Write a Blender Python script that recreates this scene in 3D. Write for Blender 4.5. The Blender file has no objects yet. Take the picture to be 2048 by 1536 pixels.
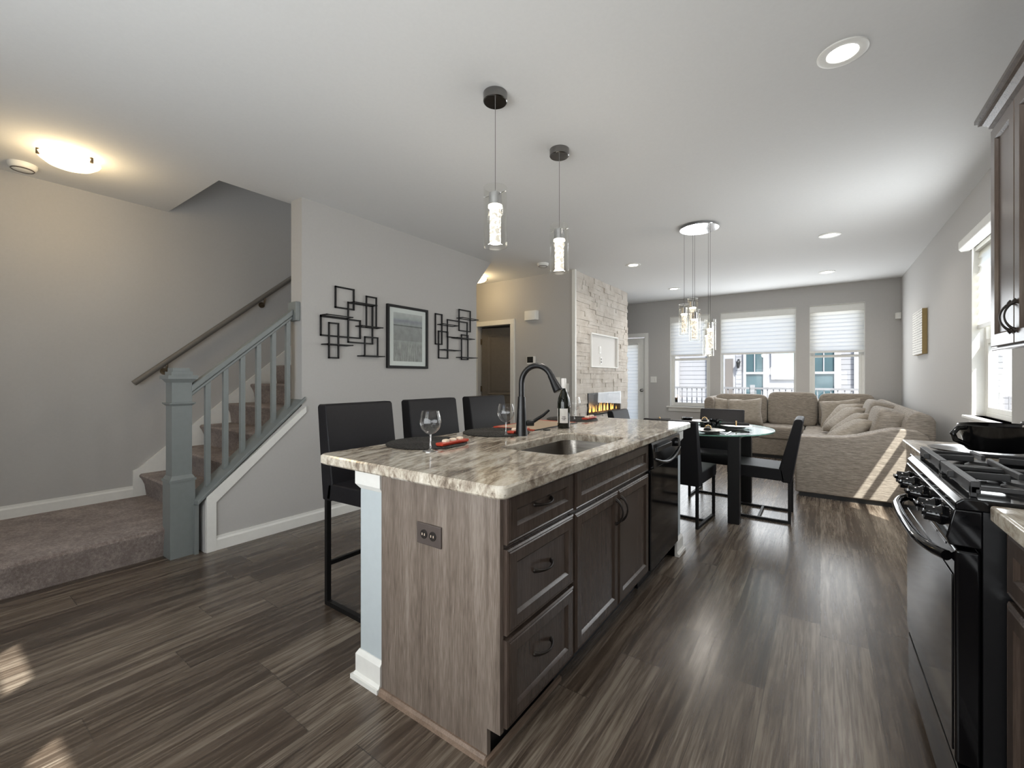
import bpy, bmesh, math, random
from math import pi, sin, cos, radians
from mathutils import Vector, Matrix
random.seed(7)
S = bpy.context.scene
COL = S.collection

# ------------------------------------------------------------------ camera, world, sun, lights, exposure
CEIL = 2.743
cam_d = bpy.data.cameras.new('camera'); cam = bpy.data.objects.new('camera', cam_d); COL.objects.link(cam)
cam.location = (0, 0, 1.235); cam.rotation_euler = (pi/2, 0, math.atan2(616, 868))
cam_d.sensor_width = 36; cam_d.lens = 868/2048*36; cam_d.shift_y = -13/2048; cam_d.clip_start = .02
S.camera = cam
S.view_settings.view_transform = 'Standard'; S.view_settings.look = 'None'
S.view_settings.gamma = 1; S.view_settings.use_curve_mapping = False
S.view_settings.exposure = 0.75
S.cycles.caustics_reflective = False; S.cycles.caustics_refractive = False
S.cycles.sample_clamp_indirect = 4; S.cycles.transparent_max_bounces = 24
S.cycles.max_bounces = 10; S.cycles.diffuse_bounces = 5

W = bpy.data.worlds.new('world'); S.world = W; W.use_nodes = True
wn = W.node_tree; bg = wn.nodes['Background']
sky = wn.nodes.new('ShaderNodeTexSky'); sky.sky_type = 'NISHITA'; sky.sun_disc = False
sky.sun_elevation = radians(51); sky.sun_rotation = radians(141); sky.air_density = 1.0; sky.dust_density = 2.0
wn.links.new(sky.outputs[0], bg.inputs[0]); bg.inputs[1].default_value = 0.42

def lamp(name, kind, loc, energy, color=(1, 1, 1), **kw):
    d = bpy.data.lights.new(name, kind); o = bpy.data.objects.new(name, d); COL.objects.link(o)
    o.location = loc; d.energy = energy; d.color = color
    for k, v in kw.items():
        if k == 'aim': o.rotation_euler = Vector(v).to_track_quat('-Z', 'Y').to_euler()
        else: setattr(d, k, v)
    return o
SUN_DIR = Vector((-1, 1.24, -2.0)).normalized()
lamp('sun', 'SUN', (6, -8, 9), 10, (1, .96, .9), aim=SUN_DIR, angle=radians(.6))
DAY = (.93, .97, 1.0)
# area lamps added just inside the windows, standing in for daylight
lamp('added_rear_fill', 'AREA', (-.95, -.93, 1.3), 56, DAY, aim=(0, 1, .5), shape='RECTANGLE', size=3.4, size_y=1.5)  # added fill from behind the camera, wider than the windows, tilted up
lamp('daylight_far_window_a', 'AREA', (-2.04, 8.62, 1.3), 8, DAY, aim=(0, -1, .05), shape='RECTANGLE', size=.7, size_y=1.2)
lamp('daylight_far_window_b', 'AREA', (-.91, 8.62, 1.55), 16, DAY, aim=(0, -1, .05), shape='RECTANGLE', size=1.15, size_y=1.6)
lamp('daylight_far_window_c', 'AREA', (.21, 8.62, 1.55), 10, DAY, aim=(0, -1, .05), shape='RECTANGLE', size=.7, size_y=1.6)
lamp('daylight_side_window', 'AREA', (.98, 4.55, 1.6), 14, DAY, aim=(-1, 0, .05), shape='RECTANGLE', size=.85, size_y=1.3)

# ------------------------------------------------------------------ materials
def lin(h):
    if isinstance(h, str):
        c = [int(h[i:i+2], 16)/255 for i in (0, 2, 4)]
        return tuple(x/12.92 if x < .04045 else ((x+.055)/1.055)**2.4 for x in c)
    return h
class NT:
    def __init__(s, name):
        s.m = bpy.data.materials.new(name); s.m.use_nodes = True; s.t = s.m.node_tree
        s.b = s.t.nodes['Principled BSDF']; s.out = s.t.nodes['Material Output']
    def n(s, typ, ins=None, **kw):
        nd = s.t.nodes.new('ShaderNode' + typ)
        for k, v in kw.items(): setattr(nd, k, v)
        for k, v in (ins or {}).items(): s.set(nd.inputs[k], v)
        return nd
    def set(s, sock, v):
        if isinstance(v, bpy.types.NodeSocket): s.t.links.new(v, sock)
        elif isinstance(v, bpy.types.Node): s.t.links.new(v.outputs[0], sock)
        else: sock.default_value = v
    def math(s, op, a, b=None):
        nd = s.t.nodes.new('ShaderNodeMath'); nd.operation = op; s.set(nd.inputs[0], a)
        if b is not None: s.set(nd.inputs[1], b)
        return nd.outputs[0]
    def coord(s, scale=(1, 1, 1), rot=(0, 0, 0)):
        tc = s.n('TexCoord'); mp = s.n('Mapping', {'Vector': tc.outputs['Object'], 'Scale': scale, 'Rotation': rot}); return mp.outputs[0]
    def noise(s, vec, scale=5, detail=4, rough=.55, dist=0):
        return s.n('TexNoise', {'Vector': vec, 'Scale': scale, 'Detail': detail, 'Roughness': rough, 'Distortion': dist}).outputs[0]
    def ramp(s, fac, stops):
        r = s.n('ValToRGB', {'Fac': fac}); e = r.color_ramp.elements
        while len(e) < len(stops): e.new(.5)
        for el, (p, c) in zip(e, stops): el.position = p; el.color = (*lin(c), 1)
        return r.outputs[0]
    def mix(s, fac, a, b, blend='MIX'):
        m = s.n('Mix', data_type='RGBA', blend_type=blend); s.set(m.inputs[0], fac); s.set(m.inputs[6], a); s.set(m.inputs[7], b); return m.outputs[2]
    def bump(s, h, strength=.2, dist=.01):
        b = s.n('Bump', {'Height': h, 'Strength': strength, 'Distance': dist}); s.t.links.new(b.outputs[0], s.b.inputs['Normal'])
    def p(s, **kw):
        for k, v in kw.items():
            k = {'color': 'Base Color', 'rough': 'Roughness', 'metal': 'Metallic', 'spec': 'Specular IOR Level', 'coat': 'Coat Weight', 'emit': 'Emission Color', 'estr': 'Emission Strength', 'sheen': 'Sheen Weight', 'trans': 'Transmission Weight'}[k]
            if k in ('Base Color', 'Emission Color') and isinstance(v, (str, tuple)): v = (*lin(v)[:3], 1)
            s.set(s.b.inputs[k], v)
        return s
MATS = {}
def plain(name, color, rough=.5, metal=0, spec=.5, var=.06, scale=30, bump=0):
    t = NT(name); c = lin(color)
    f = t.noise(t.coord(), scale, 3)
    lo = tuple(max(0, x*(1-var)) for x in c); hi = tuple(min(1, x*(1+var)) for x in c)
    t.p(color=t.ramp(f, [(.3, lo), (.7, hi)]), rough=rough, metal=metal, spec=spec)
    if bump: t.bump(f, bump, .004)
    MATS[name] = t.m; return t.m
plain('wall_paint', 'b7b5b2', .85, spec=.25, var=.015, scale=60)
plain('ceiling_paint', 'd9d9d8', .9, spec=.2, var=.012, scale=60)
plain('trim_white', 'e4e3de', .45, var=.02)
plain('niche_white', 'd6d3ce', .6, var=.01)
plain('white_plastic', 'e8e7e2', .4, var=.01)
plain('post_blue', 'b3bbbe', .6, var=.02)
plain('rail_gray', '7b807f', .45, var=.03)
plain('dark_rail', '6d6963', .45, var=.05)
plain('leather', '151417', .55, spec=.25, var=.15, scale=90, bump=.12)
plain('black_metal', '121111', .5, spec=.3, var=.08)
plain('black_gloss', '0b0b0d', .08, var=.02)
plain('black_matte', '0f0f11', .34, var=.05)
plain('grate_iron', '2b2b2c', .5, var=.1, scale=80, bump=.1)
plain('bronze', '2b2622', .35, metal=.6, var=.08)
plain('chrome', 'd8d8da', .12, metal=1, var=.02)
plain('dark_chrome', '8a8886', .18, metal=1, var=.05)
plain('door_dark', '77716a', .45, var=.05)
plain('canvas_edge', 'a08a5c', .7, var=.06)
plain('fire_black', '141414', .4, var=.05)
plain('red_lacquer', 'b5371f', .35, var=.05)
plain('cream', 'e6d5bf', .5, var=.05)
plain('tan_mat', 'a5917a', .8, var=.1, scale=200)
plain('white_china', 'eceae6', .15, var=.01)
plain('black_china', '0f0f10', .15, var=.02)
plain('gold', 'd8b98a', .2, metal=1, var=.1, scale=300)
plain('napkin_black', '131213', .75, var=.1)
plain('concrete', 'd2d0cb', .8, var=.08)
plain('house_white', '808083', .6, var=.02)
plain('house_glass', '35464b', .1, var=.15, scale=1.5)
plain('house_glass_reflection', '8fa6a8', .15, var=.2, scale=1.2)  # blue-green reflection painted into the pane color
plain('house_door', '55504d', .5, var=.05)
plain('deck_rail', '77777a', .5, var=.03)
plain('outlet_brown', '5d5450', .35, metal=.3, var=.04)
plain('outlet_dark', '241f1c', .4, var=.05)
plain('brass', '6f6250', .4, metal=.8, var=.1)
plain('label_paper', 'dad7d2', .7, var=.03)
plain('screen_dark', '232323', .2, var=.03)

def m_floor():
    t = NT('floor_planks'); tc = t.n('TexCoord'); sp = t.n('SeparateXYZ', {0: tc.outputs['Object']})
    x, y = sp.outputs[0], sp.outputs[1]
    PW, PL = .182, 1.22
    fx = t.math('DIVIDE', x, PW); row = t.math('FLOOR', fx)
    wr = t.n('TexWhiteNoise', {'W': row}, noise_dimensions='1D').outputs[0]
    fy = t.math('ADD', t.math('DIVIDE', y, PL), t.math('MULTIPLY', wr, 5.0)); colm = t.math('FLOOR', fy)
    cv = t.n('CombineXYZ', {0: row, 1: colm})
    pr = t.n('TexWhiteNoise', {'Vector': cv}, noise_dimensions='3D')
    off = t.n('VectorMath', {0: pr.outputs[1], 1: (7, 13, 3)}, operation='MULTIPLY')
    v = t.n('VectorMath', {0: tc.outputs['Object'], 1: off}, operation='ADD')
    m1 = t.n('Mapping', {'Vector': v, 'Scale': (15, .75, 1)}); n1 = t.noise(m1.outputs[0], 2.2, 6, .62, .6)
    m2 = t.n('Mapping', {'Vector': v, 'Scale': (70, 2.2, 1)}); n2 = t.noise(m2.outputs[0], 2.0, 4, .6, .2)
    m3 = t.n('Mapping', {'Vector': v, 'Scale': (3, .9, 1)}); n3 = t.noise(m3.outputs[0], 2.0, 3, .5, .3)
    f = t.math('ADD', t.math('MULTIPLY', n1, .58), t.math('MULTIPLY', n2, .42))
    f = t.math('ADD', f, t.math('MULTIPLY', t.math('SUBTRACT', pr.outputs[0], .5), .13))
    c = t.ramp(f, [(.34, '241e1b'), (.44, '40372f'), (.53, '61574d'), (.64, '8a8073')])
    warm = t.mix(t.math('MULTIPLY', n3, .45), c, (*lin('5e4f42'), 1))
    gx = t.math('LESS_THAN', t.math('FRACT', fx), .012); gy = t.math('LESS_THAN', t.math('FRACT', fy), .0022)
    gap = t.math('MAXIMUM', gx, gy)
    t.p(color=t.mix(t.math('MULTIPLY', gap, .6), warm, (.012, .01, .009, 1)), spec=.45)
    rr = t.n('MapRange', {0: f, 1: .3, 2: .7, 3: .30, 4: .24}); t.p(rough=rr.outputs[0])
    t.bump(t.math('SUBTRACT', n2, gap), .05, .002); MATS['floor'] = t.m
m_floor()
def m_wood(name, cols, axis='z', rough=.42):
    t = NT(name); s = {'z': (1, 1, .06), 'y': (1, .06, 1)}[axis]
    n1 = t.noise(t.coord(tuple(k*12 for k in s)), 2, 5, .6, .8); n2 = t.noise(t.coord(tuple(k*140 for k in s)), 2, 3, .5)
    n3 = t.noise(t.coord((5, 5, .4)), 1.5, 2)
    f = t.math('ADD', t.math('ADD', t.math('MULTIPLY', n1, .40), t.math('MULTIPLY', n2, .34)), t.math('MULTIPLY', n3, .26))
    t.p(color=t.ramp(f, [(.39, cols[0]), (.5, cols[1]), (.61, cols[2])]), rough=rough); t.bump(n2, .06, .002); MATS[name] = t.m
m_wood('panel_wood_lit', ['5d5249', '75695f', '8c8177'])  # same wood as the cabinet fronts, lit tone put into the color
m_wood('cab_wood_shaded', ['3d332d', '493e37', '554942'], rough=.27)  # shade on the fronts put into the color as darker wood tones
m_wood('shoe_wood', ['6a584a', '7d6a5b', '8e7a6a'], 'y')
def m_granite():
    t = NT('granite'); co = t.coord((1, 1, 1), (0, 0, radians(-14)))
    mp = t.n('Mapping', {'Vector': co, 'Scale': (9.5, 2.4, 5)}); n1 = t.noise(mp.outputs[0], 1.5, 8, .64, 1.3)
    mp2 = t.n('Mapping', {'Vector': co, 'Scale': (30, 6, 14)}); n2 = t.noise(mp2.outputs[0], 2.4, 6, .7, .8)
    n3 = t.noise(co, 90, 3, .6)
    f = t.math('ADD', t.math('MULTIPLY', n1, .65), t.math('MULTIPLY', n2, .35))
    c = t.ramp(f, [(.33, '54483e'), (.42, '867a6d'), (.48, 'aa9f90'), (.55, 'c9c1b2'), (.66, 'dfd9cf')])
    sp = t.n('MapRange', {0: n3, 1: .62, 2: .72, 3: 0, 4: .5}); c = t.mix(sp.outputs[0], c, (*lin('4a3f36'), 1))
    t.p(color=c, rough=.1, spec=.5); MATS['granite'] = t.m
m_granite()
def m_fabric(name, cols, sc=(14, 14, 200), rough=.9):
    t = NT(name); n1 = t.noise(t.coord(sc), 1.2, 4, .65, .2); n2 = t.noise(t.coord(), 420, 2)
    f = t.math('ADD', t.math('MULTIPLY', n1, .8), t.math('MULTIPLY', n2, .2))
    t.p(color=t.ramp(f, [(.34, cols[0]), (.5, cols[1]), (.66, cols[2])]), rough=rough, spec=.15, sheen=.15); t.bump(f, .25, .003); MATS[name] = t.m
m_fabric('sofa_fabric', ['675f56', '8a8176', 'aba195'])
m_fabric('pillow_fabric', ['756d63', '968d81', 'b2a99c'])
def m_carpet():
    t = NT('carpet'); n1 = t.noise(t.coord(), 260, 3, .7); n2 = t.noise(t.coord(), 7, 4, .6); n3 = t.noise(t.coord(), 60, 3, .6)
    f = t.math('ADD', t.math('ADD', t.math('MULTIPLY', n1, .35), t.math('MULTIPLY', n2, .3)), t.math('MULTIPLY', n3, .35))
    t.p(color=t.ramp(f, [(.34, '6d5f58'), (.5, 'a0918a'), (.64, 'cfc2ba')]), rough=1, spec=.05, sheen=.3); t.bump(t.math('ADD', n1, n3), .9, .012); MATS['carpet'] = t.m
m_carpet()
def m_stone():
    t = NT('ledger_stone'); n1 = t.noise(t.coord(), 6, 5, .6); n2 = t.noise(t.coord((1, 1, 3)), 45, 5, .7)
    f = t.math('ADD', t.math('MULTIPLY', n1, .55), t.math('MULTIPLY', n2, .45))
    t.p(color=t.ramp(f, [(.3, 'a39a90'), (.45, 'c8c0b6'), (.6, 'd6d0c8'), (.75, 'e3ded7')]), rough=.85, spec=.2); t.bump(n2, .5, .012); MATS['stone'] = t.m
m_stone()
def m_glass(name, tint=(1, 1, 1), refl=1.0, base=.0):
    t = NT(name); t.t.nodes.remove(t.b)
    tr = t.n('BsdfTransparent', {0: (*tint, 1)}); gl = t.n('BsdfGlossy', {'Color': (1, 1, 1, 1), 'Roughness': .02})
    lw = t.n('LayerWeight', {'Blend': .5}); f = t.math('ADD', t.math('MULTIPLY', t.math('POWER', lw.outputs[1], 3.5), .38*refl), .012+base)
    mx = t.n('MixShader', {0: f, 1: tr.outputs[0], 2: gl.outputs[0]}); t.t.links.new(mx.outputs[0], t.out.inputs[0]); MATS[name] = t.m
m_glass('window_glass', (.93, .95, .95), .8)
m_glass('clear_glass', (.97, .97, .96), 1.7, .008)
m_glass('wine_glass', (.98, .98, .98), 1.9, .012)
m_glass('stem_glass', (.95, .95, .95), 2.2, .22)
m_glass('table_glass', (.86, .92, .90), .35, .008)
m_glass('fire_glass', (.9, .9, .9), .4, .03)
plain('glass_edge', '6f9c8c', .1, var=.05)
def m_bottle():
    t = NT('bottle_glass'); t.p(color='10140c', rough=.05); MATS['bottle_glass'] = t.m
m_bottle()
def m_shade(name, col, fac):
    t = NT(name); t.t.nodes.remove(t.b); n = t.noise(t.coord((1, 1, 1)), 200, 2)
    c = t.ramp(n, [(.3, tuple(.96*k for k in lin(col))), (.7, lin(col))])
    d = t.n('BsdfDiffuse', {0: c}); tl = t.n('BsdfTranslucent', {0: c})
    mx = t.n('MixShader', {0: fac, 1: d.outputs[0], 2: tl.outputs[0]}); t.t.links.new(mx.outputs[0], t.out.inputs[0]); MATS[name] = t.m
m_shade('shade_cloth', 'fcfbf8', .90)
def emis(name, col, st, speck=0):
    t = NT(name); c = (*lin(col), 1)
    if speck:
        v = t.n('TexVoronoi', {'Vector': t.coord(), 'Scale': speck}); n = t.noise(t.coord(), speck*.6, 3)
        f = t.n('MapRange', {0: t.math('MULTIPLY', v.outputs[0], n), 1: .14, 2: .30, 3: 1.0, 4: .15})
        t.p(color='c8c4bc', rough=.2, emit=c, estr=t.math('MULTIPLY', f.outputs[0], st))
    else: t.p(color=(.8, .8, .8), rough=.4, emit=c, estr=st)
    MATS[name] = t.m
emis('led_white', 'fffaf0', 7)
emis('crystal_lit', 'fff6e4', 1.7, 85)
emis('crystal_dim', 'ffeed4', 1.0, 95)
emis('collar_lit', 'fff2d8', 6)
emis('dome_lit', 'ffe6b4', 1.5)
emis('flame', 'ffae3a', 2.2)
def m_photo():
    t = NT('photo_print'); tc = t.n('TexCoord'); sp = t.n('SeparateXYZ', {0: tc.outputs['Object']}); z = sp.outputs[2]
    base = t.ramp(t.n('MapRange', {0: z, 1: 1.40, 2: 1.90, 3: 0, 4: 1}).outputs[0], [(0, 'a5a29e'), (.42, 'aeaba8'), (.44, '95928f'), (.72, '9f9c9a'), (.745, '2d2c2a'), (.755, 'a5a4a2'), (.84, '93929a'), (.9, 'bab9b7'), (1, 'cfccc9')])
    n = t.noise(t.coord((1, 30, 3)), 2, 5, .7, .4); n2 = t.noise(t.coord(), 14, 4)
    low = t.n('MapRange', {0: z, 1: 1.62, 2: 1.56, 3: 0, 4: .75}).outputs[0]
    pl = t.ramp(n, [(.3, '55524f'), (.5, '98948f'), (.7, 'c9c5c0')])
    c = t.mix(low, base, pl); c = t.mix(.15, c, t.ramp(n2, [(.35, '4c4a48'), (.65, 'd0cdc9')]))
    t.p(color=c, rough=.5); MATS['photo'] = t.m
m_photo()
def m_textprint():
    t = NT('text_print'); tc = t.n('TexCoord'); sp = t.n('SeparateXYZ', {0: tc.outputs['Object']})
    ln = t.math('FRACT', t.math('MULTIPLY', sp.outputs[2], 34)); n = t.noise(t.coord((1, 60, 34)), 1.3, 3)
    f = t.math('MULTIPLY', t.math('LESS_THAN', ln, .5), t.math('GREATER_THAN', n, .48))
    t.p(color=t.mix(f, (*lin('d9d6cf'), 1), (*lin('8d8a85'), 1)), rough=.7); MATS['text_print'] = t.m
m_textprint()
def m_siding():
    t = NT('siding'); tc = t.n('TexCoord'); sp = t.n('SeparateXYZ', {0: tc.outputs['Object']})
    f = t.math('FRACT', t.math('DIVIDE', sp.outputs[2], .13)); g = t.math('LESS_THAN', f, .1)
    t.p(color=t.mix(g, (*lin('7c7c7f'), 1), (*lin('404044'), 1)), rough=.6); t.bump(f, .6, .02); MATS['siding'] = t.m
m_siding()
def m_steel():
    t = NT('steel'); n = t.noise(t.coord((3, 120, 120)), 2, 3); t.p(color=t.ramp(n, [(.3, '6f6b66'), (.7, '96918b')]), metal=1, rough=.25); MATS['steel'] = t.m
m_steel()
def m_woven():
    t = NT('woven_mat'); v = t.n('TexVoronoi', {'Vector': t.coord(), 'Scale': 120}); t.p(color=t.ramp(v.outputs[0], [(.1, '3a3633'), (.5, '14120f')]), rough=.6); t.bump(v.outputs[0], .8, .004); MATS['woven'] = t.m
m_woven()

# ------------------------------------------------------------------ mesh helpers
def origin(o):
    v = Vector((0, 0, 0))
    while o is not None: v += o.location; o = o.parent
    return v
def place(o, parent, M):
    o.parent = parent; o.matrix_local = M; return o
class B:
    def __init__(s): s.bm = bmesh.new()
    def box(s, x0, x1, y0, y1, z0, z1):
        v = [s.bm.verts.new(p) for p in [(x0,y0,z0),(x1,y0,z0),(x1,y1,z0),(x0,y1,z0),(x0,y0,z1),(x1,y0,z1),(x1,y1,z1),(x0,y1,z1)]]
        for f in [(3,2,1,0),(4,5,6,7),(0,1,5,4),(1,2,6,5),(2,3,7,6),(3,0,4,7)]: s.bm.faces.new([v[i] for i in f])
        return s
    def prism(s, pts, axis, a, b):
        mk = {'x': lambda p, t: (t, p[0], p[1]), 'y': lambda p, t: (p[0], t, p[1]), 'z': lambda p, t: (p[0], p[1], t)}[axis]
        A = [s.bm.verts.new(mk(p, a)) for p in pts]; C = [s.bm.verts.new(mk(p, b)) for p in pts]; n = len(pts)
        s.bm.faces.new(A); s.bm.faces.new(C[::-1])
        for i in range(n): s.bm.faces.new([A[i], C[i], C[(i+1) % n], A[(i+1) % n]])
        return s
    def loft(s, rings, cap=True):
        R = [[s.bm.verts.new(p) for p in r] for r in rings]; n = len(R[0])
        for a, b in zip(R, R[1:]):
            for i in range(n): s.bm.faces.new([a[i], a[(i+1) % n], b[(i+1) % n], b[i]])
        if cap: s.bm.faces.new(R[0][::-1]); s.bm.faces.new(R[-1])
        return s
    def cyl(s, p0, p1, r, r1=None, seg=20):
        return s.tube([p0, p1], [r, r if r1 is None else r1], seg)
    def tube(s, pts, r, seg=8, closed=False):
        P = [Vector(p) for p in pts]; n = len(P); rs = r if isinstance(r, (list, tuple)) else [r]*n
        t0 = (P[1]-P[0]).normalized(); up = Vector((0, 0, 1)) if abs(t0.z) < .9 else Vector((1, 0, 0)); u = t0.cross(up).normalized()
        rings = []
        for i, p in enumerate(P):
            if closed: t = (P[(i+1) % n]-P[i-1]).normalized()
            else: t = ((P[i+1]-p).normalized() if i == 0 else (p-P[i-1]).normalized() if i == n-1 else ((P[i+1]-p).normalized()+(p-P[i-1]).normalized()).normalized())
            u = (u - t*u.dot(t)).normalized(); w = t.cross(u)
            rings.append([p + (u*cos(2*pi*k/seg) + w*sin(2*pi*k/seg))*rs[i] for k in range(seg)])
        if closed: rings.append(rings[0])
        return s.loft(rings, not closed)
    def bar(s, pts, w, h=None):
        h = h or w
        for a, b in zip(pts, pts[1:]):
            a, b = Vector(a), Vector(b); t = (b-a).normalized(); up = Vector((0, 0, 1)) if abs(t.z) < .9 else Vector((0, 1, 0))
            u = t.cross(up).normalized(); v = u.cross(t); a2, b2 = a - t*w*.5, b + t*w*.5
            s.loft([[q + u*(sx*w/2) + v*(sy*h/2) for sx, sy in ((-1,-1),(1,-1),(1,1),(-1,1))] for q in (a2, b2)])
        return s
    def lathe(s, prof, cx=0, cy=0, z0=0, seg=32, cap=False, sx=1, sy=1):
        rings = [[(cx + max(r, 1e-4)*cos(2*pi*k/seg)*sx, cy + max(r, 1e-4)*sin(2*pi*k/seg)*sy, z0+z) for k in range(seg)] for r, z in prof]
        return s.loft(rings, cap)
    def superbox(s, c, h, e=.35, nu=28, nv=16, rot=None):
        f = lambda t: math.copysign(abs(t)**e, t); M = rot or Matrix.Identity(3); rings = []
        for j in range(nv+1):
            ph = -pi/2 + pi*j/nv; ring = []
            for i in range(nu):
                th = 2*pi*i/nu + .001
                q = Vector((h[0]*f(cos(ph))*f(cos(th)), h[1]*f(cos(ph))*f(sin(th)), h[2]*f(sin(ph)))) if 0 < j < nv else Vector((h[0]*1e-3*cos(th), h[1]*1e-3*sin(th), h[2]*f(sin(ph))))
                ring.append(Vector(c) + M @ q)
            rings.append(ring)
        return s.loft(rings)
    def pillow(s, c, w, hgt, t, rot, n=14):
        V = {}
        for side in (1, -1):
            for i in range(n+1):
                for j in range(n+1):
                    u, v = 2*i/n-1, 2*j/n-1; ed = i in (0, n) or j in (0, n)
                    if ed and side < 0: V[side, i, j] = V[1, i, j]; continue
                    d = side*t/2*(max(0, (1-u**4)*(1-v**4)))**.5
                    pin = 1 - .10*(1-abs(u*v)**1.2)*max(abs(u), abs(v))**3
                    V[side, i, j] = s.bm.verts.new(Vector(c) + rot @ Vector((u*w/2*pin, d, v*hgt/2*pin)))
            for i in range(n):
                for j in range(n):
                    q = [V[side, i, j], V[side, i+1, j], V[side, i+1, j+1], V[side, i, j+1]]
                    s.bm.faces.new(q if side < 0 else q[::-1])
        return s
    def front(s, axis, plane, d, u0, u1, v0, v1, prof):
        mk = {'x': lambda u, v, h: (plane+d*h, u, v), 'y': lambda u, v, h: (u, plane+d*h, v)}[axis]; rings = []
        for ins, h in prof: rings.append([mk(*p, h) for p in ((u0+ins, v0+ins), (u1-ins, v0+ins), (u1-ins, v1-ins), (u0+ins, v1-ins))])
        return s.loft(rings)
    def build(s, name, mat, parent=None, smooth=None, bevel=0, seg=2, sub=0):
        bm = s.bm; bmesh.ops.recalc_face_normals(bm, faces=bm.faces)
        off = origin(parent) if parent is not None else Vector((0, 0, 0))
        if off.length: bmesh.ops.translate(bm, verts=bm.verts, vec=-off)
        me = bpy.data.meshes.new(name); bm.to_mesh(me); bm.free()
        me.materials.append(MATS[mat] if isinstance(mat, str) else mat)
        if smooth:
            me.polygons.foreach_set('use_smooth', [True]*len(me.polygons)); me.set_sharp_from_angle(angle=radians(smooth if smooth > 1 else 40))
        o = bpy.data.objects.new(name, me); COL.objects.link(o)
        if parent is not None: o.parent = parent
        if bevel:
            b = o.modifiers.new('bevel', 'BEVEL'); b.width = bevel; b.segments = seg; b.limit_method = 'ANGLE'; b.angle_limit = radians(35)
            me.polygons.foreach_set('use_smooth', [True]*len(me.polygons)); b.harden_normals = True
        if sub: m = o.modifiers.new('sub', 'SUBSURF'); m.levels = m.render_levels = sub
        return o
def tag(o, label, cat, group=None, kind=None):
    o['label'] = label; o['category'] = cat
    if group: o['group'] = group
    if kind: o['kind'] = kind
    return o
def thing(name, label, cat, loc=(0, 0, 0), group=None, kind=None):
    o = bpy.data.objects.new(name, None); COL.objects.link(o); o.location = loc; o.empty_display_size = .05
    return tag(o, label, cat, group, kind)
def struct(o, label=None, cat=None):
    o['kind'] = 'structure'
    if label: o['label'] = label
    if cat: o['category'] = cat
    return o
def dup(root, loc, rz, label):
    def cp(o, par):
        c = o.copy(); COL.objects.link(c)
        if par is not None: c.parent = par
        for ch in list(o.children): cp(ch, c)
        return c
    r = cp(root, None); r.location = loc; r.rotation_euler = (0, 0, rz); r['label'] = label
    return r
def holed(b, axis, t0, t1, u0, u1, v0, v1, holes):
    us = sorted({u0, u1, *[h[0] for h in holes], *[h[1] for h in holes]}); vs = sorted({v0, v1, *[h[2] for h in holes], *[h[3] for h in holes]})
    for a, c in zip(us, us[1:]):
        run = None
        for d, e in list(zip(vs, vs[1:])) + [(None, None)]:
            solid = d is not None and not any(h[0] < (a+c)/2 < h[1] and h[2] < (d+e)/2 < h[3] for h in holes)
            if solid: run = (run[0], e) if run else (d, e)
            elif run:
                if axis == 'x': b.box(t0, t1, a, c, *run)
                elif axis == 'y': b.box(a, c, t0, t1, *run)
                else: b.box(a, c, *run, t0, t1)
                run = None
    return b

# ------------------------------------------------------------------ the room
XL, XR, YF, YB = -4.84, 1.0, 8.74, -1.0
XA = -3.53     # wall with the pictures
def so(b, name, mat, label=None, cat=None, **k): return struct(b.build(name, mat, **k), label, cat)
so(B().box(-5.2, 1.2, -1.7, 8.9, -.1, 0), 'floor', 'floor', 'dark brown wood plank floor', 'floor')
so(holed(B(), 'z', CEIL, CEIL+.3, -5.2, 1.2, -1.14, 8.9, [(XL-.06, -3.75, 1.41, 4.45)]), 'ceiling', 'ceiling_paint', 'pale flat ceiling with a stairwell opening', 'ceiling')
so(B().box(XL-.12, XL, YB, 6.6, 0, 5.2), 'wall_left', 'wall_paint')
so(B().box(-3.75, -3.63, 1.41, 4.6, CEIL+.3, 5.2).box(XL, -3.63, 1.29, 1.41, CEIL+.3, 5.2).box(XL, -3.63, 4.45, 4.57, CEIL+.3, 5.2).box(-5, -3.6, 1.2, 4.6, 5.2, 5.3), 'wall_stairwell', 'wall_paint')
WR = (4.10, 5.0, .93, 2.30)
so(holed(B(), 'x', XR, XR+.14, YB, YF, 0, CEIL, [WR]), 'wall_right', 'wall_paint', 'plain gray wall with one shaded window', 'wall')
W1, W2, W3 = (-2.40, -1.674, .676, 2.42), (-1.494, -.33, .676, 2.42), (-.142, .575, .676, 2.42)
PD = (-3.75, -2.90, 0, 2.06)
so(holed(B(), 'y', YF, YF+.14, -4.2, XR+.14, 0, CEIL, [W1, W2, W3, PD]), 'wall_far', 'wall_paint', 'gray end wall with three windows', 'wall')
WB1, WB2 = (-1.98, -1.44, .9, 2.365), (-1.09, -.50, .9, 2.365)
so(holed(B(), 'y', YB-.14, YB, -5.0, XR+.14, 0, CEIL, [WB1, WB2]), 'wall_rear', 'wall_paint')
HD = (-4.56, -3.89, 0, 2.06)
so(holed(B(), 'y', 5.45, 5.57, XL-.1, -2.83, 0, CEIL, [HD]), 'wall_hall', 'wall_paint', 'hall wall with a doorway beside the stone fireplace', 'wall')
so(B().prism([(1.24, 0), (4.2, 0), (4.2, 2.40), (4.49, CEIL), (1.94, CEIL), (1.94, 1.0), (1.24, .37)], 'x', XA-.17, XA), 'wall_stair', 'wall_paint', 'pale gray wall beside the stairs hung with pictures', 'wall')
so(B().box(XL, XA-.17, 4.08, 4.2, 0, 2.42).prism([(4.08, 2.28), (4.2, 2.40), (4.49, CEIL), (4.49, CEIL+.2), (4.08, 2.5)], 'x', XL, XA-.17), 'wall_understair', 'wall_paint')
# closet behind the hall door
so(B().box(XL-.1, -3.0, 6.5, 6.6, 0, CEIL).box(-3.1, -3.0, 5.57, 6.5, 0, CEIL), 'wall_closet', 'wall_paint')
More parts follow.
